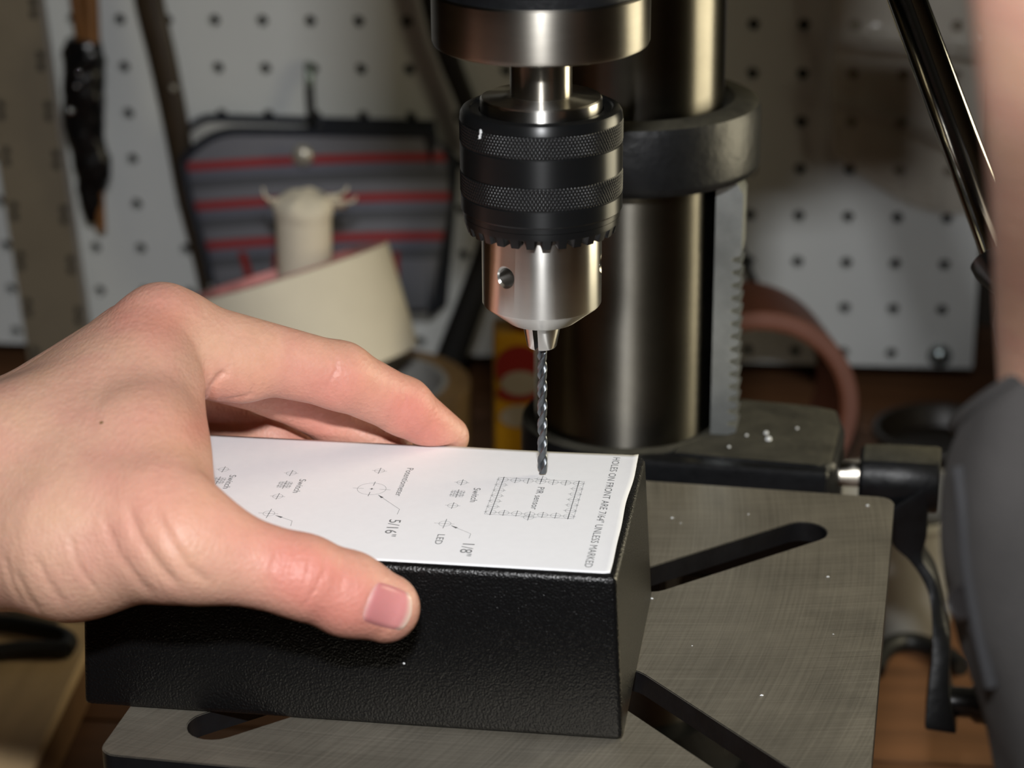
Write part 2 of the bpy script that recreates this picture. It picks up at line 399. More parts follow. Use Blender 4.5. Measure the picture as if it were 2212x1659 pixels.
# white pegboard, every hole cut through
PO = CAM + 99 * CR - 93.55 * CU + 1268 * CF
pex = .9922 * CR - .0272 * CU - .1219 * CF; pex /= np.linalg.norm(pex)
ped = .0283 * CR - .920 * CU + .390 * CF; ped -= pex * (ped @ pex); ped /= np.linalg.norm(ped)
pn = np.cross(pex, ped)                       # points away from the camera
def peg(c, r, out=0.0): return PO + (c * 25.4 - 300) * pex + (r * 25.4 - 300) * ped - pn * out
def pegpx(px, py, out=0.0): return onplane(px, py, PO - pn * out, pn)
def build_pegboard():
    c0, c1, r0, r1 = -7, 17, -9, 7
    mb = MB(); NS = 16; V = mb.v; Fc = mb.f
    th = [2 * math.pi * (k + 0.5) / NS for k in range(NS)]
    for c in range(c0, c1 + 1):
        for r in range(r0, r1 + 1):
            le = -0.5; re = 0.5 if c < c1 else 0.69; te = -0.5; be = 0.5 if r < r1 else 0.28
            n = len(V)
            for k in range(NS):
                dx, dy = math.cos(th[k]), math.sin(th[k])
                lx = (re if dx > 0 else le) / dx; ly = (be if dy > 0 else te) / dy; m_ = min(lx, ly)
                V.append(tuple(peg(c + dx * m_, r + dy * m_)))
            for k in range(NS): V.append(tuple(peg(c + math.cos(th[k]) * 0.124, r + math.sin(th[k]) * 0.124)))
            for k in range(NS): V.append(tuple(peg(c + math.cos(th[k]) * 0.124, r + math.sin(th[k]) * 0.124, -5)))
            for k in range(NS):
                j = (k + 1) % NS
                Fc.append((n + k, n + j, n + NS + j, n + NS + k)); Fc.append((n + NS + k, n + NS + j, n + 2 * NS + j, n + 2 * NS + k))
            for sx, sy in ((le, te), (re, te), (re, be), (le, be)):      # corner triangles
                a = math.atan2(sy, sx); ks = sorted(range(NS), key=lambda k: abs((th[k] - a + math.pi) % (2 * math.pi) - math.pi))[:2]
                V.append(tuple(peg(c + sx, r + sy))); Fc.append((n + ks[0], n + ks[1], len(V) - 1))
    # edges of the sheet
    a, b, c, d = peg(c0 - .5, r0 - .5), peg(c1 + .69, r0 - .5), peg(c1 + .69, r1 + .28), peg(c0 - .5, r1 + .28)
    t = pn * 5
    for p, q in ((a, b), (b, c), (c, d), (d, a)):
        n = len(V); V += [tuple(p), tuple(q), tuple(q + t), tuple(p + t)]; Fc.append((n, n + 1, n + 2, n + 3))
    o = mb.build('wall_pegboard', 'peg', smooth=False)
    tag(o, 'white perforated pegboard standing behind the drill press', None, None, 'structure')
    return o
build_pegboard()
# dark sheet added behind the board; its colour stands in for the gap's shade
mb = MB(); a = peg(-7.4, -9.4, -9); mb.prism([peg(-7.4, -9.4, -9), peg(17.6, -9.4, -9), peg(17.6, 7.2, -9), peg(-7.4, 7.2, -9)], pn * 6)
tag(mb.build('wall_gap_shade', 'peg_dark', smooth=False), 'added dark sheet standing in for shade behind the pegboard holes', None, None, 'structure')

# workbench
def build_bench():
    t = Thing('workbench', from_world((0, 0.3, 0)), 'brown wooden workbench under the drill press', 'workbench')
    zt = OFF[2] + BENCH_Z * 0.001
    y0 = -0.32
    for k in range(6):
        ya = y0 + k * 0.17; mbx = wbox((-1.3, ya + 0.0008, zt - 0.04), (1.3, ya + 0.1692, zt))
        mbx.build('plank', 'bench', t, bevel=1.2)
    for x in (-1.2, 1.2):
        for y in (-0.27, 0.62): wbox((x - 0.045, y - 0.045, 0), (x + 0.045, y + 0.045, zt - 0.04)).build('leg', 'bench', t, bevel=2)
    wbox((-1.15, -0.29, zt - 0.16), (1.15, -0.25, zt - 0.04)).build('apron', 'bench', t, bevel=2)
build_bench()

# ================================================================ drill press
PY = math.radians(11.1); PC, PS = math.cos(PY), math.sin(PY)
def pl(x, y, z): return np.array([x * PC + y * PS, -x * PS + y * PC, z])
PXA, PYA, PZA = pl(1, 0, 0), pl(0, 1, 0), np.array([0, 0, 1.0])
PAX = [PXA, PYA, PZA]
COLC = pl(0, 165, 0)
DP = Thing('drill_press', COLC + [0, 0, BENCH_Z], 'benchtop drill press with steel column, slotted table and black keyed chuck', 'drill press')

def zf(py, R): return float(ony(1172, py, -R)[2])     # height of a point on the front of a ring of radius R

def build_press_top():
    # head casting, above the frame
    mb = MB()
    mb.lathe([(27.5, 182.2), (27.5, 185), (33, 190), (33, 214), (33, 330)], seg=64)
    head = mb.build('head_nose', 'cast', DP)
    mb = MB(); mb.box(pl(22, 85, 290), (58, 150, 85), PAX); mb.build('head_housing', 'cast', DP, bevel=14, seg=4)
    mb = MB(); mb.box(pl(0, 85, 392), (95, 190, 16), PAX); mb.build('belt_cover', 'cast', DP, bevel=10, seg=4)
    # steel quill collar
    zb = 167.0
    mb = MB(); mb.lathe([(7, zb + .9), (26.6, zb + .9), (28.0, zb + 1.6), (28.45, zb + 2.6), (28.45, 181.9), (27.9, 182.4), (20, 182.4)], seg=128)
    mb.build('quill_collar', 'brushed', DP, angle=30)
    mb = MB(); mb.lathe([(8.15, 152), (8.15, 169)], seg=64); mb.build('spindle', 'spindle', DP)
    # chuck: rear washer
    mb = MB(); mb.lathe([(8.2, 154.7), (9.6, 154.75), (10.2, 154.5), (15.7, 154.1), (16.1, 153.7), (16.15, 151.8), (16.1, 149.5)], seg=96)
    mb.build('chuck_washer', 'chuck_steel', DP, angle=30)
    # chuck: black outer sleeve, with knurled bands
    R0 = 21.6
    zt = 151.6
    k1a, k1b = zf(299, R0), zf(348, R0); k2a, k2b = zf(410, R0), zf(460, R0)
    ze = zf(497, R0 - .2)
    prof = [(16.4, 149.5), (16.5, 150.9), (18.6, 151.2), (19.0, zt), (19.9, zt), (20.9, zt - 0.5), (21.4, zt - 1.4), (R0, zt - 3.0), (R0, k1a + 0.25), (R0 - .3, k1a), (R0 - .3, k1b), (R0, k1b - .25),
            (R0, k2a + .25), (R0 - .3, k2a), (R0 - .3, k2b), (R0, k2b - .25), (R0, ze + 0.5), (R0 - 0.5, ze), (R0 - 0.6, ze - 1.4), (R0 - 1.0, ze - 1.7), (16.3, ze - 1.7)]
    mb = MB(); mb.lathe(prof, seg=160)
    sl = mb.build('chuck_sleeve', 'black_steel', DP, angle=28)
    for za, zb_ in ((k1a, k1b), (k2a, k2b)):
        na, nz = 1080, 30
        th = np.linspace(0, 2 * math.pi, na, endpoint=False); zz = np.linspace(za - .05, zb_ + .05, nz)
        TH, ZZ = np.meshgrid(th, zz, indexing='ij')
        p = 2 * math.pi / 135
        g = lambda q: np.abs(((q / p) % 1.0) - 0.5) * 2          # 1 at the groove, 0 on the crest
        zn = (ZZ - zb_) / (21.6)
        hgt = 0.42 * (1 - np.maximum(g(TH + zn * 0.62), g(TH - zn * 0.62)))
        edge = np.clip(np.minimum(za - ZZ, ZZ - zb_) / 0.25, 0, 1)
        RR = R0 - 0.28 + hgt * 1.0 * edge
        P = np.stack([RR * np.cos(TH), RR * np.sin(TH), ZZ], -1)
        m2 = MB(); m2.grid(P, wrap_u=True); m2.build('knurled_band', 'black_steel', (DP, sl), angle=180)
    # tiny chip of white paint on the upper knurled band
    a = ony(1018, 295, -17.0); 
    dirv = np.array([a[0], a[1], 0]); dirv /= np.linalg.norm(dirv); sd = np.cross([0, 0, 1.0], dirv)
    c0 = dirv * (R0 + 0.25) + np.array([0, 0, a[2]])
    pts = [(-.35, 1.2), (.1, 1.3), (.25, .5), (.1, .1), (.6, -.5), (.5, -1.1), (.9, -1.4), (.1, -1.2), (-.1, -.2), (-.4, .3)]
    m2 = MB(); m2.prism([c0 + sd * -x + np.array([0, 0, y]) for x, y in pts], dirv * -0.4); m2.build('paint_chip', 'white_chip', (DP, sl), smooth=False)
    # toothed ring at the lower end
    N, sub = 30, 16; na = N * sub
    th = np.linspace(0, 2 * math.pi, na, endpoint=False) + math.pi / 2 + 0.05
    ph = (np.arange(na) % sub) / sub
    notch = np.clip(1 - np.abs(ph - 0.5) / 0.24, 0, 1) ** 0.8
    zlow, zup = zf(541, 20.3), ze - 1.6
    zc = zlow + 2.5
    rows = []
    for r, z, am in ((16.3, zup, 0), (20.9, zup, 0), (20.8, zc + .3, 0.0), (20.75, zc, 0.0), (20.0, zlow, 1.0), (16.3, zlow + .1, 1.0)):
        lift = notch * am * (zc - zlow - 0.1)
        rr = r + notch * am * (-1.2 if r > 17 else 0)
        rows.append(np.stack([rr * np.cos(th), rr * np.sin(th), z + lift], -1))
    m2 = MB(); m2.grid(np.stack(rows), wrap_v=True); m2.build('tooth_ring', 'black_steel', (DP, sl), angle=25)
    # chuck: bright steel nose with three key holes
    RB = 16.15
    z1 = float(ony(1172, 652, 0)[2])
    zn0 = 92.0
    mb = MB(); mb.lathe([(10, zup - 1), (RB, zup - 1), (RB, z1 + 0.5), (RB - 0.35, z1), (9.6, zn0 + .25), (9.2, zn0), (5.2, zn0), (5.0, zn0 + 8)], seg=128)
    body = mb.build('chuck_nose', 'chuck_steel', DP, angle=25)
    body.data.materials.append(M['black_steel'])
    cut = []
    zk = 108.3
    for a in (-37.5, 82.5, 202.5):
        d = np.array([math.sin(math.radians(a)), -math.cos(math.radians(a)), 0])
        m2 = MB(); m2.lathe([(2.45, -9), (2.45, 0.1), (3.5, 1.15)], org=d * 15.4 + np.array([0, 0, zk]), ax=d, seg=32)
        cut.append(m2.build('cutter', 'chuck_steel', DP))
    boolean_cut(body, cut)
    # three jaws
    for k in range(3):
        a0 = math.radians(-90 + 37 + 120 * k)
        P = []
        for r_o, z in ((5.7, 94), (5.45, 92.0), (4.05, 84.6), (3.75, 84.2)):
            hw = math.radians(52)
            row = [np.array([1.3 * math.cos(a0 - .5), 1.3 * math.sin(a0 - .5), z])]
            for t_ in np.linspace(-hw, hw, 12): row.append(np.array([r_o * math.cos(a0 + t_), r_o * math.sin(a0 + t_), z]))
            row.append(np.array([1.3 * math.cos(a0 + .5), 1.3 * math.sin(a0 + .5), z])); P.append(row)
        m2 = MB(); m2.grid(np.array(P), wrap_v=True); n = len(P[0])
        m2.f.append(tuple(range(3 * n, 4 * n)))
        m2.build('jaw', 'chuck_steel', DP, angle=30)
build_press_top()

def build_press_column():
    mb = MB(); mb.lathe([(32, BENCH_Z + 18), (32, 320)], org=(COLC[0], COLC[1], 0), seg=128); mb.build('support_post', 'column', DP, angle=30)
    # rack collar
    mb = MB(); mb.lathe([(32.2, 91), (43.2, 91), (44.2, 92), (44.4, 94), (44.4, 111), (43.6, 113.3), (41.5, 114.3), (35.5, 114.6), (33.2, 112.6), (32.3, 112)], org=(COLC[0], COLC[1], 0), seg=128)
    mb.build('rack_collar', 'dusty_cast', DP, angle=40)
    # toothed rack on the right of the column
    x0, x1, y0, y1 = 31.6, 40.6, 150, 163
    zlo, zhi = BENCH_Z + 20, 92
    pitch = 4.55; pts = [(x0, zhi), (x0, zlo)]
    z = zlo; pts += [(x1, zlo), ]
    while z + pitch < 66:
        pts += [(x1, z + 0.8), (x1 - 3.0, z + 1.7), (x1 - 3.2, z + 2.6), (x1 - .3, z + 3.6)]; z += pitch
    pts += [(x1, z + 1), (x1, zhi - 6), (x1 - 3.5, zhi)]
    mb = MB(); mb.prism([pl(x, y0, zz) for x, zz in pts], PYA * (y1 - y0)); mb.build('rack', 'rack', DP, smooth=False)
    # table bracket: hub round the column and gear block on the right
    mb = MB(); mb.lathe([(32.3, -0.5), (34.5, 0.2), (36.5, -1.2), (37, -4), (37, -62), (32.3, -63)], org=(COLC[0], COLC[1], 0), seg=96)
    br = mb.build('table_bracket', 'dusty_cast', DP, angle=35)
    mb = MB(); mb.prism([pl(x, y, 0) for x, y in ((20, 131), (38, 129.5), (71, 127.5), (76, 132), (77, 165), (74, 181), (66, 184), (22, 188))], (0, 0, -46))
    mb.build('gear_block', 'dusty_cast', (DP, br), bevel=3.2, seg=3)
    mb = MB(); mb.box(pl(40, 129, -12), (34, 4.5, 11), PAX); mb.build('front_lug', 'cast', (DP, br), bevel=2.5, seg=3)
    mb = MB(); mb.box(pl(0, 118, -32), (26, 40, 14), PAX); mb.build('table_arm', 'cast', (DP, br), bevel=5, seg=3)
    for (px, py, r) in ((1655, 935, .8), (1613, 940, .5), (1660, 948, 1.1), (1722, 925, .5), (1575, 965, .5)):
        p = onz(px, py, 0.3); mb = MB(); mb.lathe([(0.01, -r), (r, -r * .3), (r * .8, r * .5), (0.01, r * .8)], org=p, seg=7); mb.build('metal_swarf', 'white_chip', (DP, br))
    # crank
    za = -12.5; ya = 152
    mb = MB(); mb.lathe([(4.2, 70), (4.2, 92)], org=pl(0, ya, za), ax=PXA, seg=32); sh = mb.build('crank_shaft', 'spindle', DP)
    mb = MB(); mb.lathe([(5, 83.2), (9.4, 83.2), (10.6, 84.4), (11.2, 92), (11.4, 109), (10.8, 110.2), (5, 110.2)], org=pl(0, ya, za), ax=PXA, seg=64)
    cr = mb.build('crank_hub', 'cast', DP, angle=35)
    # dog-legged crank arm
    yv = pl(110, ya, 0)[1]
    ed_l = [(1915, 1080), (1928, 1150), (1965, 1192), (1998, 1246), (2012, 1300), (2014, 1383), (2006, 1464), (1998, 1545)]
    ed_r = [(2008, 1020), (2004, 1130), (1994, 1185), (2022, 1236), (2044, 1322), (2054, 1383), (2052, 1464), (2068, 1556)]
    yl = [yv, yv, yv - 2, yv - 6, yv - 10, yv - 14, yv - 18, yv - 22]
    A = spline([ony(*p, y) for p, y in zip(ed_l, yl)], 36); B = spline([ony(*p, y) for p, y in zip(ed_r, yl)], 36)
    wv = PYA * np.array(1.0)
    P = []
    for i in range(36):
        h = 8.5 + 2.0 * math.cos(i / 35 * 2 * math.pi)
        P.append([A[i] - wv * h, B[i] - wv * h, B[i] + wv * h, A[i] + wv * h])
    mb = MB(); mb.grid(np.array(P), wrap_v=True); mb.f += [(0, 1, 2, 3), (140, 143, 142, 141)]
    mb.build('crank_arm', 'cast', (DP, cr), bevel=1.2, seg=2)
    e = ony(2058, 1515, yv - 22)
    mb = MB(); mb.lathe([(5.2, -2), (5.2, 6), (6.8, 8), (7.0, 40), (7.6, 70), (6.5, 78), (3, 80)], org=e, ax=PXA, seg=40); mb.build('crank_grip', 'black_knob', (DP, cr), angle=50)
    # base on the bench
    mb = MB(); mb.box(pl(0, 140, BENCH_Z + 9), (60, 72, 9), PAX); b = mb.build('press_base', 'cast', DP, bevel=6, seg=3)
    mb = MB(); mb.lathe([(46, 17), (44, 22), (39, 38), (32.2, 40)], org=(COLC[0], COLC[1], BENCH_Z), seg=64); mb.build('base_socket', 'cast', (DP, b))
build_press_column()
def dust(o, m_side='cast'):
    """dust lies on the upward faces only"""
    o.data.materials.clear(); o.data.materials.append(M[m_side]); o.data.materials.append(M['dusty_cast'])
    for p in o.data.polygons: p.material_index = 1 if p.normal.z > 0.75 else 0
for o in bpy.data.objects:
    if o.name in ('rack_collar', 'table_bracket', 'gear_block', 'crank_hub'): dust(o)

def build_table():
    def slot(a, off, r0, r1, hw):
        """slot along direction a (deg), shifted sideways by off"""
        d = np.array([math.cos(math.radians(a)), math.sin(math.radians(a))]); n = np.array([-d[1], d[0]])
        c1 = d * (r1 - hw) + n * off; c0 = d * (r0 + hw) + n * off
        q = [c1 + hw * (math.cos(t) * d + math.sin(t) * n) for t in np.linspace(-math.pi / 2, math.pi / 2, 12)]
        q += [c0 - hw * (math.cos(t) * d + math.sin(t) * n) for t in np.linspace(-math.pi / 2, math.pi / 2, 12)]
        return q
    x0, x1, y0, y1 = -100, 96, -93, 106
    out = []
    for cx, cy, a in ((x1, y0, -90), (x1, y1, 0), (x0, y1, 90), (x0, y0, 180)):
        r = 5; ox = cx - math.copysign(r, cx); oy = cy - math.copysign(r, cy)
        out += [(ox + r * math.cos(math.radians(t)), oy + r * math.sin(math.radians(t))) for t in np.linspace(a, a + 90, 6)]
    holes = [slot(45, 4, 34, 109, 7.3), slot(-45, -3, 34, 116, 7.8), slot(225, -0.6, 34, 112, 7.4), slot(135, 0, 34, 112, 7.4)]
    v, f = curve_mesh(out, holes, 6.5)
    mb = MB(); mb.add([pl(*p) for p in v], f)
    o = mb.build('table', 'table', DP, smooth=True, angle=30, weld=True)
    o.data.materials.append(M['cast']); o.data.materials.append(M['worn'])
    me = o.data
    bm = bmesh.new(); bm.from_mesh(me)
    es = [e for e in bm.edges if len(e.link_faces) == 2 and e.calc_face_angle(0) > 1.2 and all(abs(w.co.z + o.parent.location.z - OFF[2]) < 1e-5 for w in e.verts)]
    bmesh.ops.bevel(bm, geom=es, offset=0.0005, segments=2, affect='EDGES', clamp_overlap=True)
    for fc in bm.faces:
        if abs(fc.normal.z) < 0.3: fc.material_index = 1
        elif 0.3 <= fc.normal.z < 0.97: fc.material_index = 2
    bm.to_mesh(me); bm.free(); me.shade_smooth(); me.set_sharp_from_angle(angle=math.radians(30))
    # skirt under the edge of the plate
    v, f = curve_mesh(out, [[(x * 0.93, y * 0.93) for x, y in out]], 9)
    m2 = MB(); m2.add([pl(p[0], p[1], p[2] - 6.4) for p in v], f); m2.build('skirt', 'cast', (DP, o), weld=True, angle=30)
    # specks of swarf on the table
    for px, py, s in ((1645, 1502, .55), (1788, 1246, .5), (1452, 1119, .5), (1617, 1111, .3), (1408, 1293, .5), (1874, 1092, .6), (1495, 1395, .25), (1800, 1370, .25), (1470, 1130, .25)):
        p = onz(px, py, 0.1); m2 = MB()
        m2.add([p + np.array(q) * s for q in ((-1, -.4, 0), (.9, -.6, 0), (1, .5, 0), (-.6, .7, 0), (0, 0, .6))], [(0, 1, 4), (1, 2, 4), (2, 3, 4), (3, 0, 4), (3, 2, 1, 0)])
        m2.build('metal_swarf', 'white_chip', (DP, o), smooth=False)
build_table()

def build_feed_lever():
    # chrome lever of the feed handle, slanting down on the right, with a black spool knob
    d0, d1 = 600.0, 560.0
    a = ond(1900, -160, d0 + 8); b = ond(2168, 560, d1 + 6)
    ax = (b - a) / np.linalg.norm(b - a); L_ = np.linalg.norm(b - a)
    mb = MB(); mb.lathe([(5.1, 0), (5.1, L_)], org=a, ax=ax, seg=48)
    lv = mb.build('feed_lever', 'chrome', DP, angle=40)
    mb = MB(); mb.lathe([(5, 0), (8.4, 0.6), (8.0, 3), (5.2, 9), (5.8, 12), (8.2, 17), (9.2, 22), (9.4, 26.5), (9.0, 28), (8.1, 29), (6, 35), (3.6, 41), (0.01, 43)], org=a + ax * (L_ - 1), ax=ax, seg=48)
    mb.build('lever_knob', 'black_knob', (DP, lv), angle=40)
    hub = a
    mb = MB(); mb.lathe([(16, -70), (16, 12), (13, 16), (0.01, 16)], org=hub, ax=PXA, seg=48); mb.build('lever_hub', 'cast', (DP, lv), angle=40)
build_feed_lever()

# ---------------------------------------------------------------- drill bit
def build_bit():
    z0, z1, R_ = 46.15, 86.0, 1.40
    n, seg = 220, 40
    th = np.linspace(0, 2 * math.pi, seg, endpoint=False)
    # two-flute cross-section
    rr = np.full(seg, R_)
    for c in (0, math.pi):
        d = np.abs((th - c + math.pi) % (2 * math.pi) - math.pi); m_ = d < 0.80
        rr[m_] = R_ * (0.40 + 0.60 * (d[m_] / 0.80) ** 1.5)
        e = (d >= 1.05); 
    d = np.minimum(np.abs((th - 1.25) % math.pi), np.abs(math.pi - (th - 1.25) % math.pi)); rr = np.where((rr > R_ * .98) & (d > 0.22), R_ * 0.94, rr)
    rows = []
    for k in range(n):
        t = k / (n - 1); z = z1 + (z0 - z1) * t
        a = -2 * math.pi * (z - z0) / 11.0 + 0.4
        s = 1.0
        tip = 0.5
        if z - z0 < tip: s = max(0.05, (z - z0) / tip)
        r = rr * s if z < 83 else np.full(seg, R_)
        rows.append(np.stack([r * np.cos(th - a), r * np.sin(th - a), np.full(seg, z)], -1))
    mb = MB(); mb.grid(np.stack(rows), wrap_v=True)
    mb.f.append(tuple(range((n - 1) * seg, n * seg)))
    o = mb.build('drill_bit', 'bit', base=(0, 0, 46.1), angle=40)
    tag(o, 'slim grey steel twist drill bit gripped in the chuck', 'drill bit')
build_bit()

# ---------------------------------------------------------------- project box and its paper template
BYAW = math.radians(8.6)
bex = np.array([math.cos(BYAW), -math.sin(BYAW), 0]); bey = np.array([math.sin(BYAW), math.cos(BYAW), 0]); bz = np.array([0, 0, 1.0])
TOP = 45.7
BFR = np.array([19.6, -68.2, 0.0]); BL, BD, DRAFT = 144.9, 84.2, 2.3
BC = BFR - bex * BL / 2 + bey * BD / 2
def bp(x, y, z): return BC + bex * x + bey * y + bz * z
def build_box():
    t = Thing('project_box', BC, 'black pebbled plastic project box lying on the drill table', 'box')
    hl, hd = BL / 2, BD / 2
    mb = MB(); v = []
    for z, s in ((0.05, 0), (TOP, DRAFT)):
        v += [bp(-hl + s, -hd + s, z), bp(hl - s, -hd + s, z), bp(hl - s, hd - s, z), bp(-hl + s, hd - s, z)]
    mb.add(v, [(3, 2, 1, 0), (4, 5, 6, 7), (0, 1, 5, 4), (1, 2, 6, 5), (2, 3, 7, 6), (3, 0, 4, 7)])
    mb.build('body', 'plastic', t, bevel=2.0, seg=4)
    mb = MB(); p = ony(873, 1432, -60); p = bp(0, 0, 0)
    q = onplane(873, 1432, bp(0, -hd + 1.05, 20), -bey)
    mb.lathe([(0.01, -.3), (.35, 0), (.01, .25)], org=q - bey * 0.3, ax=-bey, seg=7); mb.build('white_speck', 'white_chip', t)
build_box()

def build_paper():
    ZP = TOP + 0.12
    t = Thing('drilling_template', bp(0, 0, ZP), 'white printed paper drilling template lying on top of the black box', 'paper')
    fr, br_ = onz(1317, 1239, ZP), onz(1379, 985, ZP)
    u1 = ((fr - BC) @ bex + (br_ - BC) @ bex) / 2; v0 = (fr - BC) @ bey; v1 = (br_ - BC) @ bey
    u0 = -BL / 2 + 4
    nu, nv = 90, 50
    P = np.zeros((nu, nv, 3))
    for i in range(nu):
        for j in range(nv):
            a, b = i / (nu - 1), j / (nv - 1)
            x = u0 + (u1 - u0) * a + (0.2 * math.sin(b * 9) + 0.12 * math.sin(b * 17 + 1)) * a ** 8
            y = v0 + (v1 - v0) * b
            z = ZP
            e = max(0, (a - 0.985) / 0.015)
            z += 0.3 * e * e * (0.5 + 0.5 * math.sin(b * 7 + 0.6))
            eb = max(0, (b - 0.985) / 0.015); z += 0.25 * eb ** 2 * (0.5 + 0.5 * math.sin(a * 14)) * (1 if a > 0.55 else 0)
            P[i, j] = bp(x, y, z)
    mb = MB(); mb.grid(P)
    sh = mb.build('sheet', 'paper', t, angle=180, recalc=False)
    sd = sh.modifiers.new('thick', 'SOLIDIFY'); sd.thickness = 0.0001; sd.offset = -1
    ZI = ZP + 0.035
    def loc2(px, py): q = onz(px, py, ZI) - BC; return np.array([q @ bex, q @ bey])
    def quad_line(mbx, a, b, w):
        a, b = np.asarray(a, float), np.asarray(b, float); d = (b - a) / np.linalg.norm(b - a); n = np.array([-d[1], d[0]]) * w / 2
        mbx.add([bp(*(a + n), ZI), bp(*(a - n), ZI), bp(*(b - n), ZI), bp(*(b + n), ZI)], [(0, 1, 2, 3)])
    def ring(mbx, c, r, w, n=28):
        k = len(mbx.v); th = np.linspace(0, 2 * math.pi, n, endpoint=False)
        mbx.v += [tuple(bp(c[0] + (r - w / 2) * math.cos(a), c[1] + (r - w / 2) * math.sin(a), ZI)) for a in th]
        mbx.v += [tuple(bp(c[0] + (r + w / 2) * math.cos(a), c[1] + (r + w / 2) * math.sin(a), ZI)) for a in th]
        mbx.f += [(k + i, k + (i + 1) % n, k + n + (i + 1) % n, k + n + i) for i in range(n)]
    w, wl = 0.17, 0.11
    def cross_hair(mbl, mbd, c, r, ext):
        ring(mbl, c, r, wl); quad_line(mbl, (c[0] - ext, c[1]), (c[0] + ext, c[1]), w * .8); quad_line(mbd, (c[0], c[1] - ext), (c[0], c[1] + ext), w * 1.1)
    def mark(name, fn):
        l, d = MB(), MB(); fn(l, d)
        o = l.build(name, 'ink_light', t, smooth=False)
        if d.f: d.build('bold_line', 'ink', (t, o), smooth=False)
    for c in ((998, 1042), (978, 1092), (820, 1017), (629, 1022), (600, 1072), (483, 1014)):
        mark('hole_mark', lambda l, d: cross_hair(l, d, loc2(*c), 1.39, 2.1))
    for c in ((988, 1066), (615, 1047), (471, 1038)):
        def sw(l, d):
            q = loc2(*c); hx, hy = 1.75, 2.05
            for s in (-1, 1):
                quad_line(l, q + [-hx, s * hy], q + [hx, s * hy], wl); quad_line(l, q + [s * hx, -hy], q + [s * hx, hy], wl)
                quad_line(l, q + [-hx * 1.2, s * hy * .5], q + [hx * 1.2, s * hy * .5], w)
                ring(l, q + [s * .9, s * .8], .7, wl, 16); ring(l, q + [s * .9, -s * .8], .7, wl, 16)
                quad_line(l, q + [s * .9, -hy], q + [s * .9, hy], wl)
            quad_line(d, q + [0, -hy * 1.35], q + [0, hy * 1.35], w * 1.1)
        mark('switch_outline', sw)
    def leader(l, d, pts):
        a, b, c = [loc2(*p) for p in pts]; u = (b - a) / np.linalg.norm(b - a); n = np.array([-u[1], u[0]])
        quad_line(l, a, b, w * .8); quad_line(l, b, c, w * .8)
        d.add([bp(*a, ZI), bp(*(a + u * 2.3 + n * .42), ZI), bp(*(a + u * 2.3 - n * .42), ZI)], [(0, 1, 2)])
    def pot(l, d):
        q = loc2(803, 1056); R_ = 3.97; ring(l, q, R_, wl, 48); ring(d, q, .22, .25, 10)
        for s in (-1, 1):
            quad_line(l, q + [s * 2.2, 0], q + [s * 5.3, 0], w * .8); quad_line(d, q + [0, s * 2.2], q + [0, s * 5.0], w)
        quad_line(l, q + [-.7, 0], q + [.7, 0], wl); quad_line(l, q + [0, -.7], q + [0, .7], wl)
        leader(l, d, ((817, 1069), (863, 1100), (858, 1111)))
    mark('potentiometer_mark', pot)
    for c, pts in (((961, 1131), ((974, 1135), (1017, 1153), (1013, 1163))), ((581, 1109), ((595, 1113), (631, 1125), (628, 1136)))):
        def led(l, d):
            q = loc2(*c); ring(l, q, 1.6, wl); ring(d, q, .12, .15, 8)
            quad_line(l, q - [2.9, 0], q + [2.6, 0], w * .8); quad_line(d, q - [0, 3.0], q + [0, 3.0], w)
            leader(l, d, pts)
        mark('indicator_mark', led)
    def pir(l, d):
        a = loc2(1087, 1036); b_ = loc2(1250, 1043); c = loc2(1058, 1106)
        sx = (b_[0] - a[0]) / 6; sy = -(a[1] - c[1]) / 6; x0, y0 = a
        hx = [x0 + sx * k for k in range(7)]; hy = [y0 + sy * k for k in range(7)]
        for k in range(7):
            for p in ((hx[k], hy[0]), (hx[k], hy[6])): ring(l, p, 1.39, wl, 22); quad_line(d, (p[0], p[1] - 1.9), (p[0], p[1] + 1.9), w)
            if 0 < k < 6:
                for p in ((hx[0], hy[k]), (hx[6], hy[k])): ring(l, p, 1.39, wl, 22); quad_line(l, (p[0] - 1.9, p[1]), (p[0] + 1.9, p[1]), w)
        for k in (0, 6):
            quad_line(l, (hx[0] - 1.9, hy[k]), (hx[6] + 1.9, hy[k]), w * .9); quad_line(d, (hx[k], hy[0] + 1.9), (hx[k], hy[6] - 1.9), w * 1.2)
        X0, X1, Y0, Y1 = hx[0] - 1.5, hx[6] + 1.5, hy[0] + 1.5, hy[6] - 1.5
        for p, q in (((X0, Y0), (X1, Y0)), ((X1, Y0), (X1, Y1)), ((X1, Y1), (X0, Y1)), ((X0, Y1), (X0, Y0))): quad_line(l, p, q, wl)
        cross_hair(l, d, (hx[3], hy[6] - 2.0), 1.39, 2.1); cross_hair(l, d, (hx[3] + .1, hy[0] + 1.9), 1.39, 2.2)
    mark('sensor_outline', pir)
    # lettering: runs from the back edge towards the front, tops of the letters to the right
    def text(s, a, b, cap):
        cu = bpy.data.curves.new('t', 'FONT'); cu.body = s; cu.size = 1.0; cu.resolution_u = 3; cu.space_character = 1.02
        to = bpy.data.objects.new('t', cu); COL.objects.link(to)
        dg = bpy.context.evaluated_depsgraph_get(); me = bpy.data.meshes.new_from_object(to.evaluated_get(dg))
        co = np.array([v.co[:] for v in me.vertices]); fs = [tuple(p.vertices) for p in me.polygons]
        bpy.data.objects.remove(to); bpy.data.curves.remove(cu); bpy.data.meshes.remove(me)
        A, B = loc2(*a), loc2(*b); d = (B - A); ln = np.linalg.norm(d); d /= ln; up = np.array([-d[1], d[0]])
        if up[0] < 0: up = -up
        x = (co[:, 0] - co[:, 0].min()) / (co[:, 0].max() - co[:, 0].min()) * ln
        y = co[:, 1] / 0.70 * cap
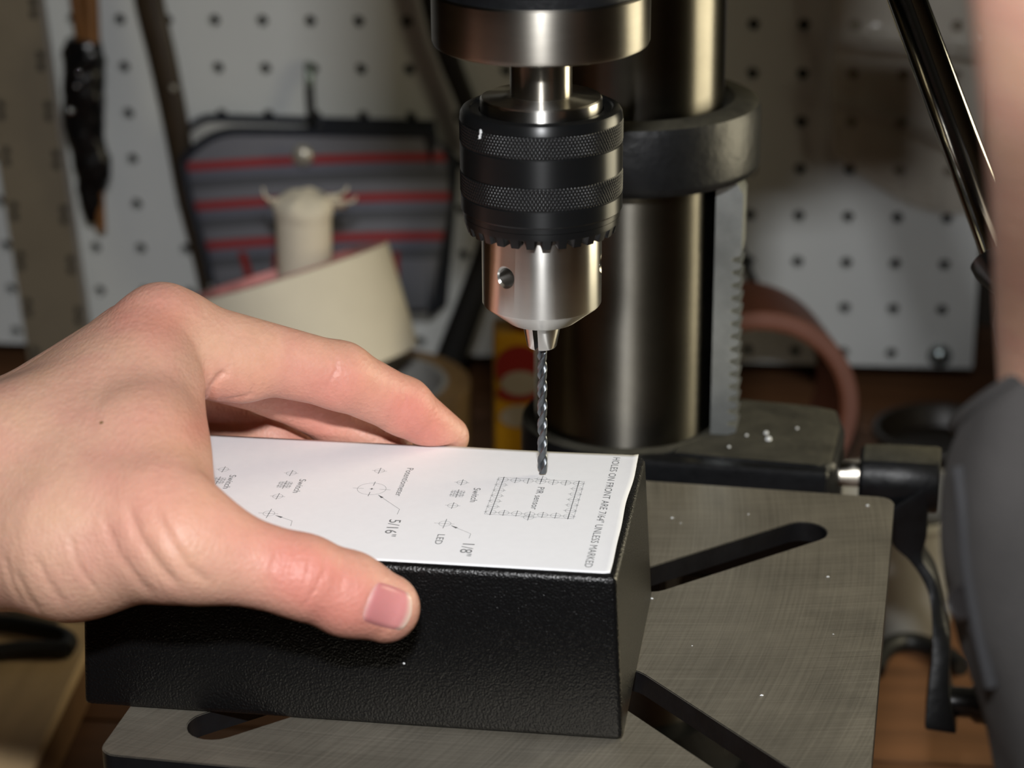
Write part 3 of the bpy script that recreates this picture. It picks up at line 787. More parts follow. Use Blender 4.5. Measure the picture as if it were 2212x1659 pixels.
        m2 = MB(); m2.add([bp(*(A + d * xx + up * yy), ZI) for xx, yy in zip(x, y)], fs); m2.build('printed_word', 'ink', t, smooth=False)
    text('HOLES ON FRONT ARE 7/64" UNLESS MARKED', (1325, 988), (1262, 1225), 2.05)
    text('PIR sensor', (1162, 1052), (1146, 1100), 1.95)
    text('Switch', (1024, 1054), (1015, 1084), 1.95)
    text('Switch', (648, 1035), (632, 1064), 1.9)
    text('Switch', (497, 1026), (481, 1055), 1.9)
    text('LED', (946, 1154), (938, 1175), 1.95)
    text('Potentiometer', (880, 1011), (853, 1071), 1.9)
    text('5/16"', (842, 1122), (828, 1158), 3.2)
    text('1/8"', (1000, 1174), (990, 1200), 3.2)
build_paper()
# ================================================================ things behind the drill press
# framing square hanging on the pegboard, far left
def build_square():
    out = 14.0
    def q(px, py): return pegpx(px, py, out)
    # right edge (97,0)-(195,690), left edge one and a half inches away
    r0, r1 = q(96, -10), q(196, 692); d = (r1 - r0) / np.linalg.norm(r1 - r0); n = np.cross(d, pn); n /= np.linalg.norm(n)
    if n @ pex > 0: n = -n
    wdt = 38.1
    top, bot = r0 - d * 90, r1 + d * 34
    t = Thing('framing_square', bot + n * wdt / 2, 'grey carpenter\'s framing square hanging at the far left of the pegboard', 'square')
    mb = MB(); mb.prism([top, bot, bot + n * wdt, top + n * wdt], -pn * 1.6); mb.build('tongue', 'ruler', t, bevel=0.3, seg=1)
    mb = MB(); mb.prism([top - n * 0.1, bot - n * 0.1, bot + n * 2.6, top + n * 2.6], -pn * 2.0); mb.build('worn_edge', 'ruler_edge', t, bevel=0.2, seg=1)
    mb = MB(); mb.prism([top, top - d * 50.8, top - d * 50.8 + n * 330, top + n * 330], -pn * 1.6); mb.build('blade', 'ruler', t, bevel=0.3, seg=1)
    # stamped two-stroke figures along both edges, one every inch
    def stamp(px, py):
        c = onplane(px, py, r0 - pn * 1.7, pn)
        mb = MB()
        for s in (-1, 1):
            k = c + d * (3.0 * s)
            for a, b in (((-1.5, -1.5), (1.5, -1.5)), ((-1.5, 1.5), (1.5, 1.5)), ((-1.5, 0), (1.5, 0)), ((1.5 * s, -1.5), (1.5 * s, 1.5))):
                p0, p1 = k + n * a[0] + d * a[1], k + n * b[0] + d * b[1]; u = (p1 - p0) / np.linalg.norm(p1 - p0); w_ = np.cross(u, pn) * 0.7
                mb.add([p0 + w_, p0 - w_, p1 - w_, p1 + w_], [(0, 1, 2, 3)])
        mb.build('stamped_figure', 'strap', t, smooth=False)
    for p in ((72, 18), (88, 132), (104, 240), (121, 345), (138, 464), (153, 572), (169, 682)): stamp(*p)
    for p in ((2, 238), (14, 338), (31, 456), (45, 563), (61, 664), (76, 768)): stamp(*p)
build_square()

# wooden handled tool in crumpled black wrapping, hanging next to the square
def build_wrapped_tool():
    out = 22
    t = Thing('wrapped_tool', pegpx(215, 500, out), 'brown wooden handle in crumpled glossy black wrapping hanging on the pegboard', 'tool')
    for (x0, y0), (x1, y1), r in (((158, -60), (178, 95), 3.6), ((190, -60), (196, 95), 5.0), ((211, 330), (218, 497), 2.6)):
        mb = MB(); a, b = pegpx(x0, y0, out), pegpx(x1, y1, out)
        mb.tube(spline([a, (a + b) / 2, b], 10), r, 16); mb.build('wooden_handle', 'oak', t)
    cs = [(182, 82, 7.5), (180, 118, 10), (182, 160, 11), (184, 205, 10.6), (180, 250, 10), (186, 300, 9.8), (196, 350, 9.6), (200, 400, 7.6), (194, 440, 6.0), (196, 480, 3)]
    c = spline([pegpx(x, y, out) for x, y, r in cs], 60); rad = np.interp(np.linspace(0, len(cs) - 1, 60), range(len(cs)), [k[2] for k in cs])
    th = np.linspace(0, 2 * math.pi, 48, endpoint=False); P = []
    for i in range(60):
        row = []
        for a in th:
            p = c[i] + rad[i] * (math.cos(a) * pex * 1.05 - math.sin(a) * pn * 0.8)
            nn = mnoise.noise(Vector(p * 0.09)) * 2.2 + mnoise.noise(Vector(p * 0.25)) * 1.0
            row.append(p + nn * (math.cos(a) * pex - math.sin(a) * pn))
        P.append(row)
    mb = MB(); mb.grid(np.array(P), wrap_v=True); mb.f += [tuple(range(48))[::-1], tuple(range(59 * 48, 60 * 48))]
    w_ = mb.build('wrapping', 'black_shiny', t, angle=60)
    for px, py, r in ((152, 240, 2.1), (166, 187, 1.2), (170, 158, 0.9)):
        p = pegpx(px, py, out + 13); mb = MB(); mb.lathe([(0.01, -r), (r * .75, -r * .6), (r, 0), (r * .75, r * .6), (0.01, r)], org=p, ax=pn, seg=16); mb.build('wrap_glint', 'chrome', (t, w_))  # small chrome beads added as the wrapping's highlights
build_wrapped_tool()

# dark tapered bar left of the bag, and the strap behind the chuck
def leaning_bar(name, label, cat, pts, radii, material, out, flat=0.55):
    t = Thing(name, pegpx(*pts[-1], out), label, cat)
    c = spline([pegpx(*p, out) for p in pts], 30); rad = np.interp(np.linspace(0, len(pts) - 1, 30), range(len(pts)), radii)
    th = np.linspace(0, 2 * math.pi, 20, endpoint=False)
    P = [[c[i] + rad[i] * (math.cos(a) * pex - flat * math.sin(a) * pn) for a in th] for i in range(30)]
    mb = MB(); mb.grid(np.array(P), wrap_v=True); mb.f += [tuple(range(20))[::-1], tuple(range(29 * 20, 30 * 20))]; mb.build('shaft', material, t)
    return t
tb = leaning_bar('pry_bar', 'dark brown tapered bar leaning beside the striped pouch', 'bar', [(316, -80), (322, 0), (352, 130), (384, 290), (402, 420), (430, 560), (448, 660)], [8.2, 8.0, 7.6, 7.0, 5.4, 3.4, 2.6], 'dark_oak', 16)
mb = MB(); p = pegpx(374, 190, 22); mb.lathe([(0.01, -1.6), (1.2, -1.2), (1.7, 0), (1.2, 1), (0.01, 1.4)], org=p, ax=pn, seg=16); mb.build('bar_glint', 'nickel', tb)  # nickel bead added as the bright glint on the bar
leaning_bar('leather_strap', 'black strap hanging on the pegboard just left of the chuck', 'strap', [(920, -60), (948, 60), (975, 140), (1010, 230), (1040, 330)], [6, 6, 6, 5.5, 5], 'strap', 10, 0.2)
leaning_bar('slanting_strip', 'black strip slanting behind the drill chuck toward the lower left', 'rod', [(1075, 480), (1040, 590), (1000, 700), (955, 820), (930, 890)], [7, 7.5, 8, 8.5, 8.5], 'strap', 60, 0.8)  # dark strip, slightly wider towards its lower left end
leaning_bar('thin_cord', 'thin dark cord leaning on the pegboard right of the toothed rack', 'cord', [(1590, 520), (1615, 580), (1640, 640), (1665, 700)], [2.5, 2.4, 2.4, 2.4], 'cable', 16, 1.0)

# striped pouch hanging from a peg hook
def build_pouch():
    out = 24.0
    q = lambda px, py, o=out: pegpx(px, py, o)
    t = Thing('striped_pouch', q(690, 640), 'grey pouch with red stripes and navy piping hanging from a peg hook', 'pouch')
    Ltop = [(392, 392), (394, 352), (410, 322), (445, 303), (500, 292), (560, 286), (640, 280), (720, 278), (800, 280), (880, 284), (935, 290)]
    top = spline([(x, y, 0) for x, y in Ltop], 41)[:, :2]
    left = lambda v: np.interp(v, [0, .12, .3, .6, 1], [395, 402, 416, 446, 476]); right = lambda v: np.interp(v, [0, .15, .4, 1], [940, 965, 972, 930])
    nu, nv = 61, 41; P = np.zeros((nu, nv, 3)); UV = []
    for i in range(nu):
        u = i / (nu - 1)
        for j in range(nv):
            v = j / (nv - 1)
            xl, xr = left(v), right(v); x = xl + (xr - xl) * u
            # top boundary: rounded at the left, nearly straight to the right
            xt = 395 + (940 - 395) * u
            yt = 281 + 14 * u * 0.6 + 66 * max(0, 1 - u / 0.24) ** 2.4
            yb = 690 - 20 * u
            y = yt + (yb - yt) * v
            bulge = 15 * math.sin(math.pi * min(1, max(0, u))) ** 0.6 * (0.35 + 0.65 * math.sin(math.pi * min(v * 0.8 + .1, 1)))
            bulge += 2.0 * math.sin(u * 9 + v * 4) * 0.5
            P[i, j] = q(x, y, out + bulge); UV.append((u, (y - 276 - 22 * (1 - u) ** 2) / 370.0))
    mb = MB(); mb.grid(P); mb.uv = UV
    fp = mb.build('front_panel', 'stripe', t, angle=180)
    sd = fp.modifiers.new('thick', 'SOLIDIFY'); sd.thickness = 0.0025; sd.offset = -1
    # back panel, a little taller, pale lining
    Pb = np.zeros((nu, 9, 3))
    for i in range(nu):
        u = i / (nu - 1)
        for j in range(9):
            v = j / 8; yt = 254 + 16 * u + 44 * max(0, 1 - u / 0.12) ** 2; x = 393 + (940 - 393) * u
            xl = np.interp(v, [0, 1], [0, 70]) * (1 - u) - 10 * v * u
            Pb[i, j] = q(x + xl, yt + (690 - yt) * v, 7)
    mb = MB(); mb.grid(Pb); bpn = mb.build('back_panel', 'lining', t, angle=180); sd = bpn.modifiers.new('thick', 'SOLIDIFY'); sd.thickness = 0.002; sd.offset = -1
    mb = MB(); mb.tube(np.vstack([P[0, ::-1][10:], P[1:, 0]]), 2.4, 10); mb.build('front_piping', 'navy', t)
    mb = MB(); mb.tube(Pb[:, 0], 2.6, 10); mb.build('rear_piping', 'navy', t)
    # gusset closing the mouth on the right (dark)
    g = []
    for i in range(22, nu):
        u = (i - 22) / (nu - 23); a, b = P[i, 0], Pb[i, 0]; g.append([a, a + (b - a) * min(1, .3 + u), ])
    mb = MB(); mb.grid(np.array(g)); gs = mb.build('gusset', 'navy', t, angle=180); gs.modifiers.new('thick', 'SOLIDIFY').thickness = 0.0015
    # side flap of the pouch running back on the right
    a, b, c, d = q(930, 290, 30), q(992, 345, 10), q(965, 660, 10), q(925, 690, 26)
    mb = MB(); mb.prism([a, b, c, d], pn * 2); mb.build('side_panel', 'navy', t)
    # red print low on the pouch
    for pts in (((515, 545), (530, 545), (548, 600), (533, 605)), ((590, 545), (602, 545), (602, 600), (588, 600)), ((850, 545), (862, 545), (862, 600), (850, 600))):
        mb = MB(); mb.prism([q(x, y, out + 16.0) for x, y in pts], pn * 0.6); mb.build('red_print', 'red', t)
    # press stud
    p = q(653, 337, out + 17); mb = MB(); mb.lathe([(5.6, -1.5), (5.6, 0.2), (4.9, 1.6), (3.2, 2.6), (0.01, 3)], org=p, ax=-pn, seg=32); mb.build('press_stud', 'nickel', t)
    # hook: steel plate on the board and wire arm
    h = Thing('peg_hook', q(668, 180, 3), 'wire peg hook holding up the striped pouch', 'hook')
    mb = MB(); mb.tube([q(667, 140, -3), q(667, 142, 5), q(668, 165, 8), q(668, 185, 8)], 2.4, 12); mb.build('clip', 'hook', h)
    mb = MB(); mb.tube(spline([q(668, 160, 5), q(669, 200, 9), q(672, 245, 12), q(673, 262, 16), q(673, 262, 28), q(673, 252, 32)], 24), 2.5, 12); mb.build('wire_arm', 'cable', h)
build_pouch()

# tapes and tins on the bench behind the press
def tape_roll(name, label, base, c, ax, R_o, R_i, w, m_out, m_side, m_core, wall=2.5, group=None):
    t = Thing(name, base, label, 'tape', group)
    h = w / 2
    mb = MB(); mb.lathe([(R_i + wall, -h), (R_o - .4, -h), (R_o, -h + .4), (R_o, h - .4), (R_o - .4, h), (R_i + wall, h), (R_i + wall, -h)], org=c, ax=ax, seg=96, caps=False); mb.build('tape', m_out, t, angle=40, weld=True)
    if m_side:
        for s in (-1, 1):
            mb = MB(); mb.lathe([(R_i + wall, s * (h + .05)), (R_o - .5, s * (h + .05))], org=c, ax=ax, seg=96, caps=False); mb.build('side_face', m_side, t)
    mb = MB(); mb.lathe([(R_i, -h - .3), (R_i + wall, -h - .3), (R_i + wall, h + .3), (R_i, h + .3), (R_i, -h - .3)], org=c, ax=ax, seg=96, caps=False); mb.build('core', m_core, t, angle=40, weld=True)
    return t
def build_bench_things():
    BZ = BENCH_Z
    # brown tape roll lying flat
    yb = 462
    cb = ony(795, 836, yb); cb[2] = BZ + 24.2
    tape_roll('packing_tape_roll', 'brown packing tape roll lying flat under the cream masking tape', cb - [0, 0, 24.2], cb, (0.02, 0, 1), 50, 36, 48, 'tape_brown', 'tape_brown', 'tape_grey', 3)
    # cream masking tape roll tilted on top of it
    d_im = np.array([-68, -232.0]); d_im /= np.linalg.norm(d_im)
    ym = 446
    axd = CR * d_im[0] - CU * d_im[1] - CF * 0.13; axd /= np.linalg.norm(axd)
    sd = np.cross(axd, CF); sd /= np.linalg.norm(sd)
    if sd[0] < 0: sd = -sd
    R_ = 53.0
    mid_r = ony(870, 632, ym); c = mid_r - sd * R_
    base = c.copy(); base[2] = BZ + 48
    tape_roll('masking_tape_roll', 'cream masking tape roll with pink core tilted against the striped pouch', c - axd * 26, c, axd, R_, 38, 51, 'tape_cream', 'tape_pink', 'tape_pink', 2.5)
    # narrow tape-wrapped tube standing in the masking tape roll
    b0, b1 = ony(660, 640, ym - 4), ony(655, 442, ym - 4)
    t = Thing('tape_wrapped_tube', b0, 'narrow cream tube with torn masking tape on top standing in the tilted tape roll', 'tube')
    ax = (b1 - b0); ln = np.linalg.norm(ax); ax /= ln
    mb = MB(); mb.lathe([(13.0, -14), (13.0, ln), (12.4, ln + .6), (0.01, ln + .6)], org=b0, ax=ax, seg=48); mb.build('tube', 'tape_cream', t, angle=40)
    # torn masking tape folded over the top, with two loose ends
    th = np.linspace(0, 2 * math.pi, 64, endpoint=False)
    e1 = np.cross(ax, [0, 1.0, 0]); e1 /= np.linalg.norm(e1); e2 = np.cross(ax, e1); P = []
    for r, z in ((13.3, ln - 6), (13.9, ln - 3.5), (14.4, ln - 0.5), (13.2, ln + 2.2), (9, ln + 5.0), (4, ln + 7.2), (0.3, ln + 7.6)):
        row = []
        for a_ in th:
            w_ = mnoise.noise(Vector((math.cos(a_) * 2.2, math.sin(a_) * 2.2, z * .2))) * 1.6
            row.append(b0 + ax * (z + w_ * (1.2 if r > 5 else .5) + 0.7 * (r / 13) * math.sin(a_ * 2 + .6)) + (math.cos(a_) * e1 + math.sin(a_) * e2) * (r + w_ * .5))
        P.append(row)
    mb = MB(); mb.grid(np.array(P), wrap_v=True); cp_ = mb.build('tape_cap', 'tape_cream', t, angle=60)
    for pts in (((602, 440), (584, 440), (572, 428), (566, 412)), ((702, 432), (728, 430), (744, 418), (752, 410)), ((712, 440), (738, 441), (756, 436), (768, 430))):
        c_ = spline([ony(x, y, ym - 8) for x, y in pts], 14); P = []
        for i in range(14):
            wv = np.array([0.1, -.75, 0.6 + .4 * math.sin(i * .5)]); wv /= np.linalg.norm(wv); P.append([c_[i] - wv * 3.2, c_[i] + np.array([0, 0, .8]), c_[i] + wv * 3.2])
        mb = MB(); mb.grid(np.array(P)); o = mb.build('loose_end', 'tape_cream', (t, cp_), angle=180); o.modifiers.new('thick', 'SOLIDIFY').thickness = 0.0008
    # yellow tin with a red and white label
    y0 = 400
    cc = ony(1148, 900, y0); cc[2] = BZ
    t = Thing('yellow_tin', cc, 'yellow tin with red label standing behind the column', 'tin')
    zt = float(ony(1100, 705, y0)[2])
    hgt = zt - BZ; ax3 = [np.array([1.0, 0, 0]), np.array([0, 1.0, 0]), np.array([0, 0, 1.0])]
    mb = MB(); mb.box(cc + [0, 0, hgt / 2], (17.5, 12, hgt / 2), ax3); bd = mb.build('body', 'yellow', t, bevel=2.5, seg=3)
    fy = cc[1] - 12.3
    for (x, y, rx, ry, mt) in ((1122, 795, 11, 11, 'red'), (1124, 828, 9, 6.0, 'off_white'), (1120, 850, 10, 4.5, 'red'), (1122, 900, 9, 5.5, 'off_white')):
        p = ony(x, y, fy); n_ = 24
        poly = [p + np.array([rx * math.cos(a), -0.02 * (1 if mt == 'red' else 3) , ry * math.sin(a)]) for a in np.linspace(0, 2 * math.pi, n_, endpoint=False)]
        m2 = MB(); m2.prism(poly, (0, 0.2, 0)); m2.build('label_print', mt, (t, bd), smooth=False)
    mb = MB(); mb.lathe([(9, 0), (9, 7), (8, 8), (0.01, 8)], org=cc + [0, 0, hgt], seg=32); mb.build('cap', 'red', t)
    # copper-brown tape roll standing on edge
    ct = ony(1602, 858, 428); R_ = ct[2] - BZ
    tape_roll('copper_tape_roll', 'copper brown tape roll standing on edge behind the toothed rack', [ct[0], ct[1], BZ], ct, (-0.12, 1, 0.0), R_, R_ - 8.5, 46, 'copper', 'copper_edge', 'copper', 2.0)
    # dark round pot under the pegboard at the right
    cp = onz(2035, 985, BZ); 
    t = Thing('dark_dish', cp, 'dark brown round dish under the right end of the pegboard', 'dish')
    mb = MB(); mb.lathe([(26, 0), (29, 2), (33, 8), (34, 12), (35, 13), (35, 15), (33, 15.4), (31, 13), (28, 5), (0.01, 4)], org=cp, seg=64); mb.build('bowl', 'dark_obj', t, angle=40)
    mb = MB(); mb.lathe([(35.2, 12.8), (35.9, 14), (35.2, 15.2), (35.2, 12.8)], org=cp, seg=64, caps=False); mb.build('rim', 'dark_obj', t)
    # grey tub behind the crank, with a dark cable in front of it
    cg = onz(1962, 1400, BZ)
    t = Thing('grey_tub', cg + [0, 30, 0], 'pale grey plastic tub on the bench behind the crank arm', 'tub')
    mb = MB(); mb.lathe([(30, 0), (31, 2), (36, 52), (37.5, 53), (37.5, 56), (35.5, 56), (30, 4), (0.01, 3)], org=cg + [-6, 34, 0], seg=64); mb.build('tub_wall', 'grey_tub', t, angle=40)
    pts = [(1890, 1450), (1905, 1412), (1930, 1392), (1960, 1386), (1995, 1392), (2040, 1412), (2080, 1440)]
    mb = MB(); mb.tube(spline([onz(x, y, BZ + 4.2) for x, y in pts], 40), 4.0, 12)
    o = mb.build('power_cable', 'cable', base=onz(1960, 1386, BZ)); tag(o, 'black cable curving across the bench in front of the grey tub', 'cable')
    # pale board at lower left with black cable loops and a white packet on it
    e = [onz(172, 1440, BZ + 22), onz(62, 1672, BZ + 22)]; e = [k - [0, 0, 22] for k in e]
    dv = (e[1] - e[0]) / np.linalg.norm(e[1] - e[0]); lv = np.array([dv[1], -dv[0], 0]); lv = lv if lv[0] < 0 else -lv
    p0, p1 = e[0] - dv * 40, e[1] + dv * 120
    t = Thing('tan_board', e[0] + lv * 100, 'pale tan wooden board on the bench at lower left', 'board')
    hb = 22
    mb = MB(); mb.prism([p0, p1, p1 + lv * 260, p0 + lv * 260], (0, 0, hb)); bd = mb.build('plank', 'tan_wood', t, bevel=3, seg=3)
    mb = MB(); mb.prism([p0 - lv * 0.4 + [0, 0, 1], p1 - lv * .4 + [0, 0, 1], p1 - lv * .4 + [0, 0, hb - 4], p0 - lv * .4 + [0, 0, hb - 4]], lv * 0.3); mb.build('side_grain', 'tan_edge', t)
    zc = BZ + hb
    for k, pts in enumerate((((-120, 1338), (0, 1345), (70, 1355), (125, 1368), (150, 1385), (140, 1405)), ((-120, 1428), (0, 1408), (60, 1402), (110, 1402), (150, 1404)))):
        mb = MB(); mb.tube(spline([onz(x, y, zc + 3.8) for x, y in pts], 40), 3.4, 12)
        o = mb.build('black_cable', 'cable', base=onz(50, 1380, zc)); tag(o, ('black cable lying on the tan board, the upper of two by the wrist', 'black cable lying on the tan board, the lower of two by the wrist')[k], 'cable', 'cables on the tan board')
    pk = [onz(x, y, zc) for x, y in ((20, 1345), (132, 1352), (118, 1290), (10, 1285))]
    mb = MB(); mb.prism(pk, (0, 0, 9)); o = mb.build('white_packet', 'grey_tub', bevel=2, base=np.mean(pk, 0)); tag(o, 'off-white packet behind the black cables under the wrist', 'packet')
build_bench_things()

# bolt in the lower right hole of the board
p = peg(17, 7)
t = Thing('hex_bolt', p, 'zinc bolt head screwed into the lower right of the pegboard', 'bolt')
mb = MB(); mb.lathe([(6.2, 0), (6.2, 1.2), (5.2, 1.6)], org=p - pn * 0.2, ax=-pn, seg=32); mb.build('washer', 'bolt', t)
mb = MB(); mb.lathe([(4.4, 1.2), (4.4, 4.2), (3.8, 5.4), (2.2, 6.2), (0.01, 6.4)], org=p - pn * 0.2, ax=-pn, seg=24); mb.build('head', 'bolt', t)

# clear plastic sheet hanging over the right part of the board
def build_clear_bag():
    t = Thing('clear_plastic_bag', pegpx(1990, 430, 20), 'crumpled clear plastic bag hanging over the right of the pegboard', 'bag')
    nu, nv = 90, 90; P = np.zeros((nu, nv, 3))
    for i in range(nu):
        for j in range(nv):
            u, v = i / (nu - 1), j / (nv - 1)
            x = 1800 + 360 * u; yt = -120; yb = 330 + 130 * math.sin(u * 2.2)
            y = yt + (yb - yt) * v
            o = 18 + 6 * mnoise.noise(Vector((u * 3, v * 2.5, 3))) + 9 * math.exp(-((y - (215 + 110 * u + 30 * u * u)) / 10) ** 2) + 7 * math.exp(-((y - (85 + 30 * u)) / 12) ** 2) + 3 * mnoise.noise(Vector((u * 9, v * 8, 1)))
            P[i, j] = pegpx(x, y, max(4, o))
    mb = MB(); mb.grid(P); mb.build('film', 'clear', t, angle=180)
build_clear_bag()

# work light standing at the right, out of frame
def build_lamp():
    d = (LAMP_AIM - LAMP) / np.linalg.norm(LAMP_AIM - LAMP)
    sx = np.cross(d, [0, 0, 1.0]); sx /= np.linalg.norm(sx); up = np.cross(sx, d)
    bs = np.array([LAMP[0], LAMP[1], BENCH_Z]) - d * 40
    t = Thing('work_lamp', bs, 'boxy enamel work light standing at the right of the drill press', 'lamp')
    mb = MB(); mb.box(bs + [0, 0, 8], (90, 60, 8), [sx, np.cross([0, 0, 1.0], sx), np.array([0, 0, 1.0])]); mb.build('lamp_base', 'lamp_paint', t, bevel=4)
    for s_ in (-1, 1):
        mb = MB(); mb.tube([bs + sx * 70 * s_ + [0, 0, 14], LAMP - d * 40 + sx * 125 * s_ - up * 60, LAMP - d * 30 + sx * 125 * s_], 6, 12); mb.build('bracket_arm', 'lamp_paint', t)
    mb = MB(); mb.box(LAMP - d * 22, (118, 148, 18), [sx, up, d]); hs = mb.build('housing', 'lamp_paint', t, bevel=6)
    for c, h in ((sx * 112, (5, 142, 14)), (-sx * 112, (5, 142, 14)), (up * 142, (112, 5, 14)), (-up * 142, (112, 5, 14))):
        mb = MB(); mb.box(LAMP + c + d * 6, h, [sx, up, d]); mb.build('rim', 'lamp_paint', (t, hs), bevel=2)
build_lamp()
# ================================================================ the hand
def pt(px, py, y): return ony(px, py, y)
class SDF:
    def __init__(s, P): s.P = P
    def cone(s, a, ra, b, rb, sq=None):
        a, b = np.asarray(a, np.float32), np.asarray(b, np.float32); ab = b - a; q = s.P - a
        t = np.clip(q @ ab / (ab @ ab), 0, 1)[..., None]
        d = q - t * ab
        if sq is not None:                      # squash along a direction
            n, k = np.asarray(sq[0], np.float32), sq[1]; d = d + ((1 / k - 1) * (d @ n))[..., None] * n
        return np.sqrt((d * d).sum(-1)) - (ra + (rb - ra) * t[..., 0])
    def tri(s, a, b, c, r):
        a, b, c = [np.asarray(k, np.float32) for k in (a, b, c)]; P = s.P
        ba, cb, ac = b - a, c - b, a - c; pa, pb, pc = P - a, P - b, P - c; n = np.cross(ba, ac)
        def seg(p, e): t = np.clip(p @ e / (e @ e), 0, 1)[..., None]; q = p - t * e; return (q * q).sum(-1)
        ins = (np.sign(pa @ np.cross(ba, n)) + np.sign(pb @ np.cross(cb, n)) + np.sign(pc @ np.cross(ac, n))) < 2
        e = np.minimum(np.minimum(seg(pa, ba), seg(pb, cb)), seg(pc, ac)); pl_ = (pa @ n) ** 2 / (n @ n)
        return np.sqrt(np.where(ins, e, pl_)) - r
def smin(a, b, k):
    h = np.maximum(k - np.abs(a - b), 0) / k
    return np.minimum(a, b) - h * h * k * 0.25
def smax(a, b, k): return -smin(-a, -b, k)

# joints, in the millimetre frame
J = dict(
    iw=pt(0, 985, -34), im=pt(352, 722, -4), ip=pt(735, 812, 10), idd=pt(872, 878, 20), it=pt(966, 944, 28),
    mw=pt(-20, 985, -8), mm=pt(285, 742, 20), mp=pt(600, 830, 34), md=pt(730, 905, 36), mt=pt(842, 972, 33),
    rw=pt(-30, 1010, 12), rm=pt(235, 800, 40), rp=pt(470, 880, 50), rd=pt(590, 945, 46), rt=pt(680, 1005, 40),
    lw=pt(-40, 1050, 24), lm=pt(215, 880, 54), lp=pt(370, 930, 58), ld=pt(450, 985, 54), lt=pt(520, 1035, 48),
    tw=pt(-10, 1150, -62), tb=pt(160, 1165, -74), tm=pt(400, 1180, -86), ti=pt(655, 1246, -85), tt=pt(832, 1313, -81))
FA = np.array([-150.0, -30.0, -20.0])        # towards the forearm

def hand_sdf(P):
    s = SDF(P.astype(np.float32)); j = J
    # palm block: four metacarpals
    palm = s.cone(j['iw'], 16.5, j['im'], 11.5)
    palm = smin(palm, s.cone(j['mw'], 17, j['mm'], 11.0), 9)
    palm = smin(palm, s.cone(j['rw'], 16, j['rm'], 10.5), 9)
    palm = smin(palm, s.cone(j['lw'], 14, j['lm'], 9.5), 9)
    palm = smin(palm, s.tri(j['iw'], j['im'], j['rm'], 9.0), 8)
    palm = smin(palm, s.tri(j['iw'], j['rm'], j['lw'], 9.0), 8)
    # knuckle of the index finger
    palm = smin(palm, s.cone(pt(345, 698, -6), 8.6, pt(362, 716, -4), 9.5), 7)
    # wrist and forearm
    w0, w1 = (j['iw'] + j['mw']) / 2 + [-6, 0, -3], (j['tw'] + j['iw']) / 2 + [-8, 0, -4]
    arm = s.cone(w0, 19.5, w0 + FA * 0.95, 25); arm = smin(arm, s.cone(w1, 20, w1 + FA * 0.95, 24), 14)
    arm = smin(arm, s.cone(j['rw'], 16, j['rw'] + FA * 0.95, 22), 14)
    palm = smin(palm, arm, 14)
    # thumb column and the muscle between thumb and index
    th = s.cone(j['tw'], 19.5, j['tb'], 19.0); th = smin(th, s.cone(j['tb'], 19.0, j['tm'], 12.0), 6)
    palm = smin(palm, th, 16)
    palm = smin(palm, s.tri(pt(20, 1040, -48), pt(318, 790, -18), pt(345, 1092, -78), 11.5), 13)
    palm = smin(palm, s.cone(pt(60, 1040, -52), 20, pt(270, 968, -54), 12.0), 14)
    palm = smin(palm, s.cone(pt(20, 985, -50), 15.0, pt(312, 812, -26), 10.0), 11)
    palm = smin(palm, s.tri(pt(250, 900, -38), pt(402, 842, -26), pt(430, 1075, -68), 3.2), 7)
    # thumb phalanges
    t = s.cone(j['tm'], 11.6, j['ti'], 9.9)
    t = smin(t, s.cone(j['ti'], 9.9, j['ti'] * .45 + j['tt'] * .55, 10.0), 3)
    t = smin(t, s.cone(j['ti'] * .45 + j['tt'] * .55, 10.0, j['tt'], 8.6), 3)
    hand = smin(palm, t, 9)
    # fingers
    def finger(a, b, c, d, r, k):
        f = s.cone(j[a], r[0], j[b], r[1]); f = smin(f, s.cone(j[b], r[1] * 1.0, j[c], r[2]), 3)
        return smin(f, s.cone(j[c], r[2], j[d], r[3]), 2.5)
    fi = finger('im', 'ip', 'idd', 'it', (11.2, 9.2, 8.1, 6.4), 3)
    fi = smin(fi, s.cone(j['im'] + [4, -4, -6], 10.0, pt(520, 800, -2), 8.8), 6)
    fm = finger('mm', 'mp', 'md', 'mt', (10.4, 9.4, 8.4, 6.9), 3)
    fr = finger('rm', 'rp', 'rd', 'rt', (10, 9.0, 8.2, 6.7), 3)
    fl = finger('lm', 'lp', 'ld', 'lt', (8.8, 7.8, 7.2, 6.0), 3)
    hand = smin(hand, fi, 6); g = smin(fm, fr, 0.8); g = smin(g, fl, 0.8); g = smin(g, fi, 0.6)
    hand = smin(hand, smin(smin(fm, fr, .8), fl, .8), 3.5)
    # pressed flat where it touches the box
    q = P - BC; x, y, z = q @ bex, q @ bey, q[..., 2]
    f = DRAFT / TOP
    hx, hy = BL / 2 - np.clip(z, 0, TOP) * f, BD / 2 - np.clip(z, 0, TOP) * f
    dx, dy, dz = np.abs(x) - hx, np.abs(y) - hy, np.maximum(z - TOP - 0.25, -z - 20)
    bx = np.minimum(np.maximum(np.maximum(dx, dy), dz), 0) + np.sqrt(np.maximum(dx, 0) ** 2 + np.maximum(dy, 0) ** 2 + np.maximum(dz, 0) ** 2)
    hand = smax(hand, -(bx - 0.15), 1.6)
    return hand

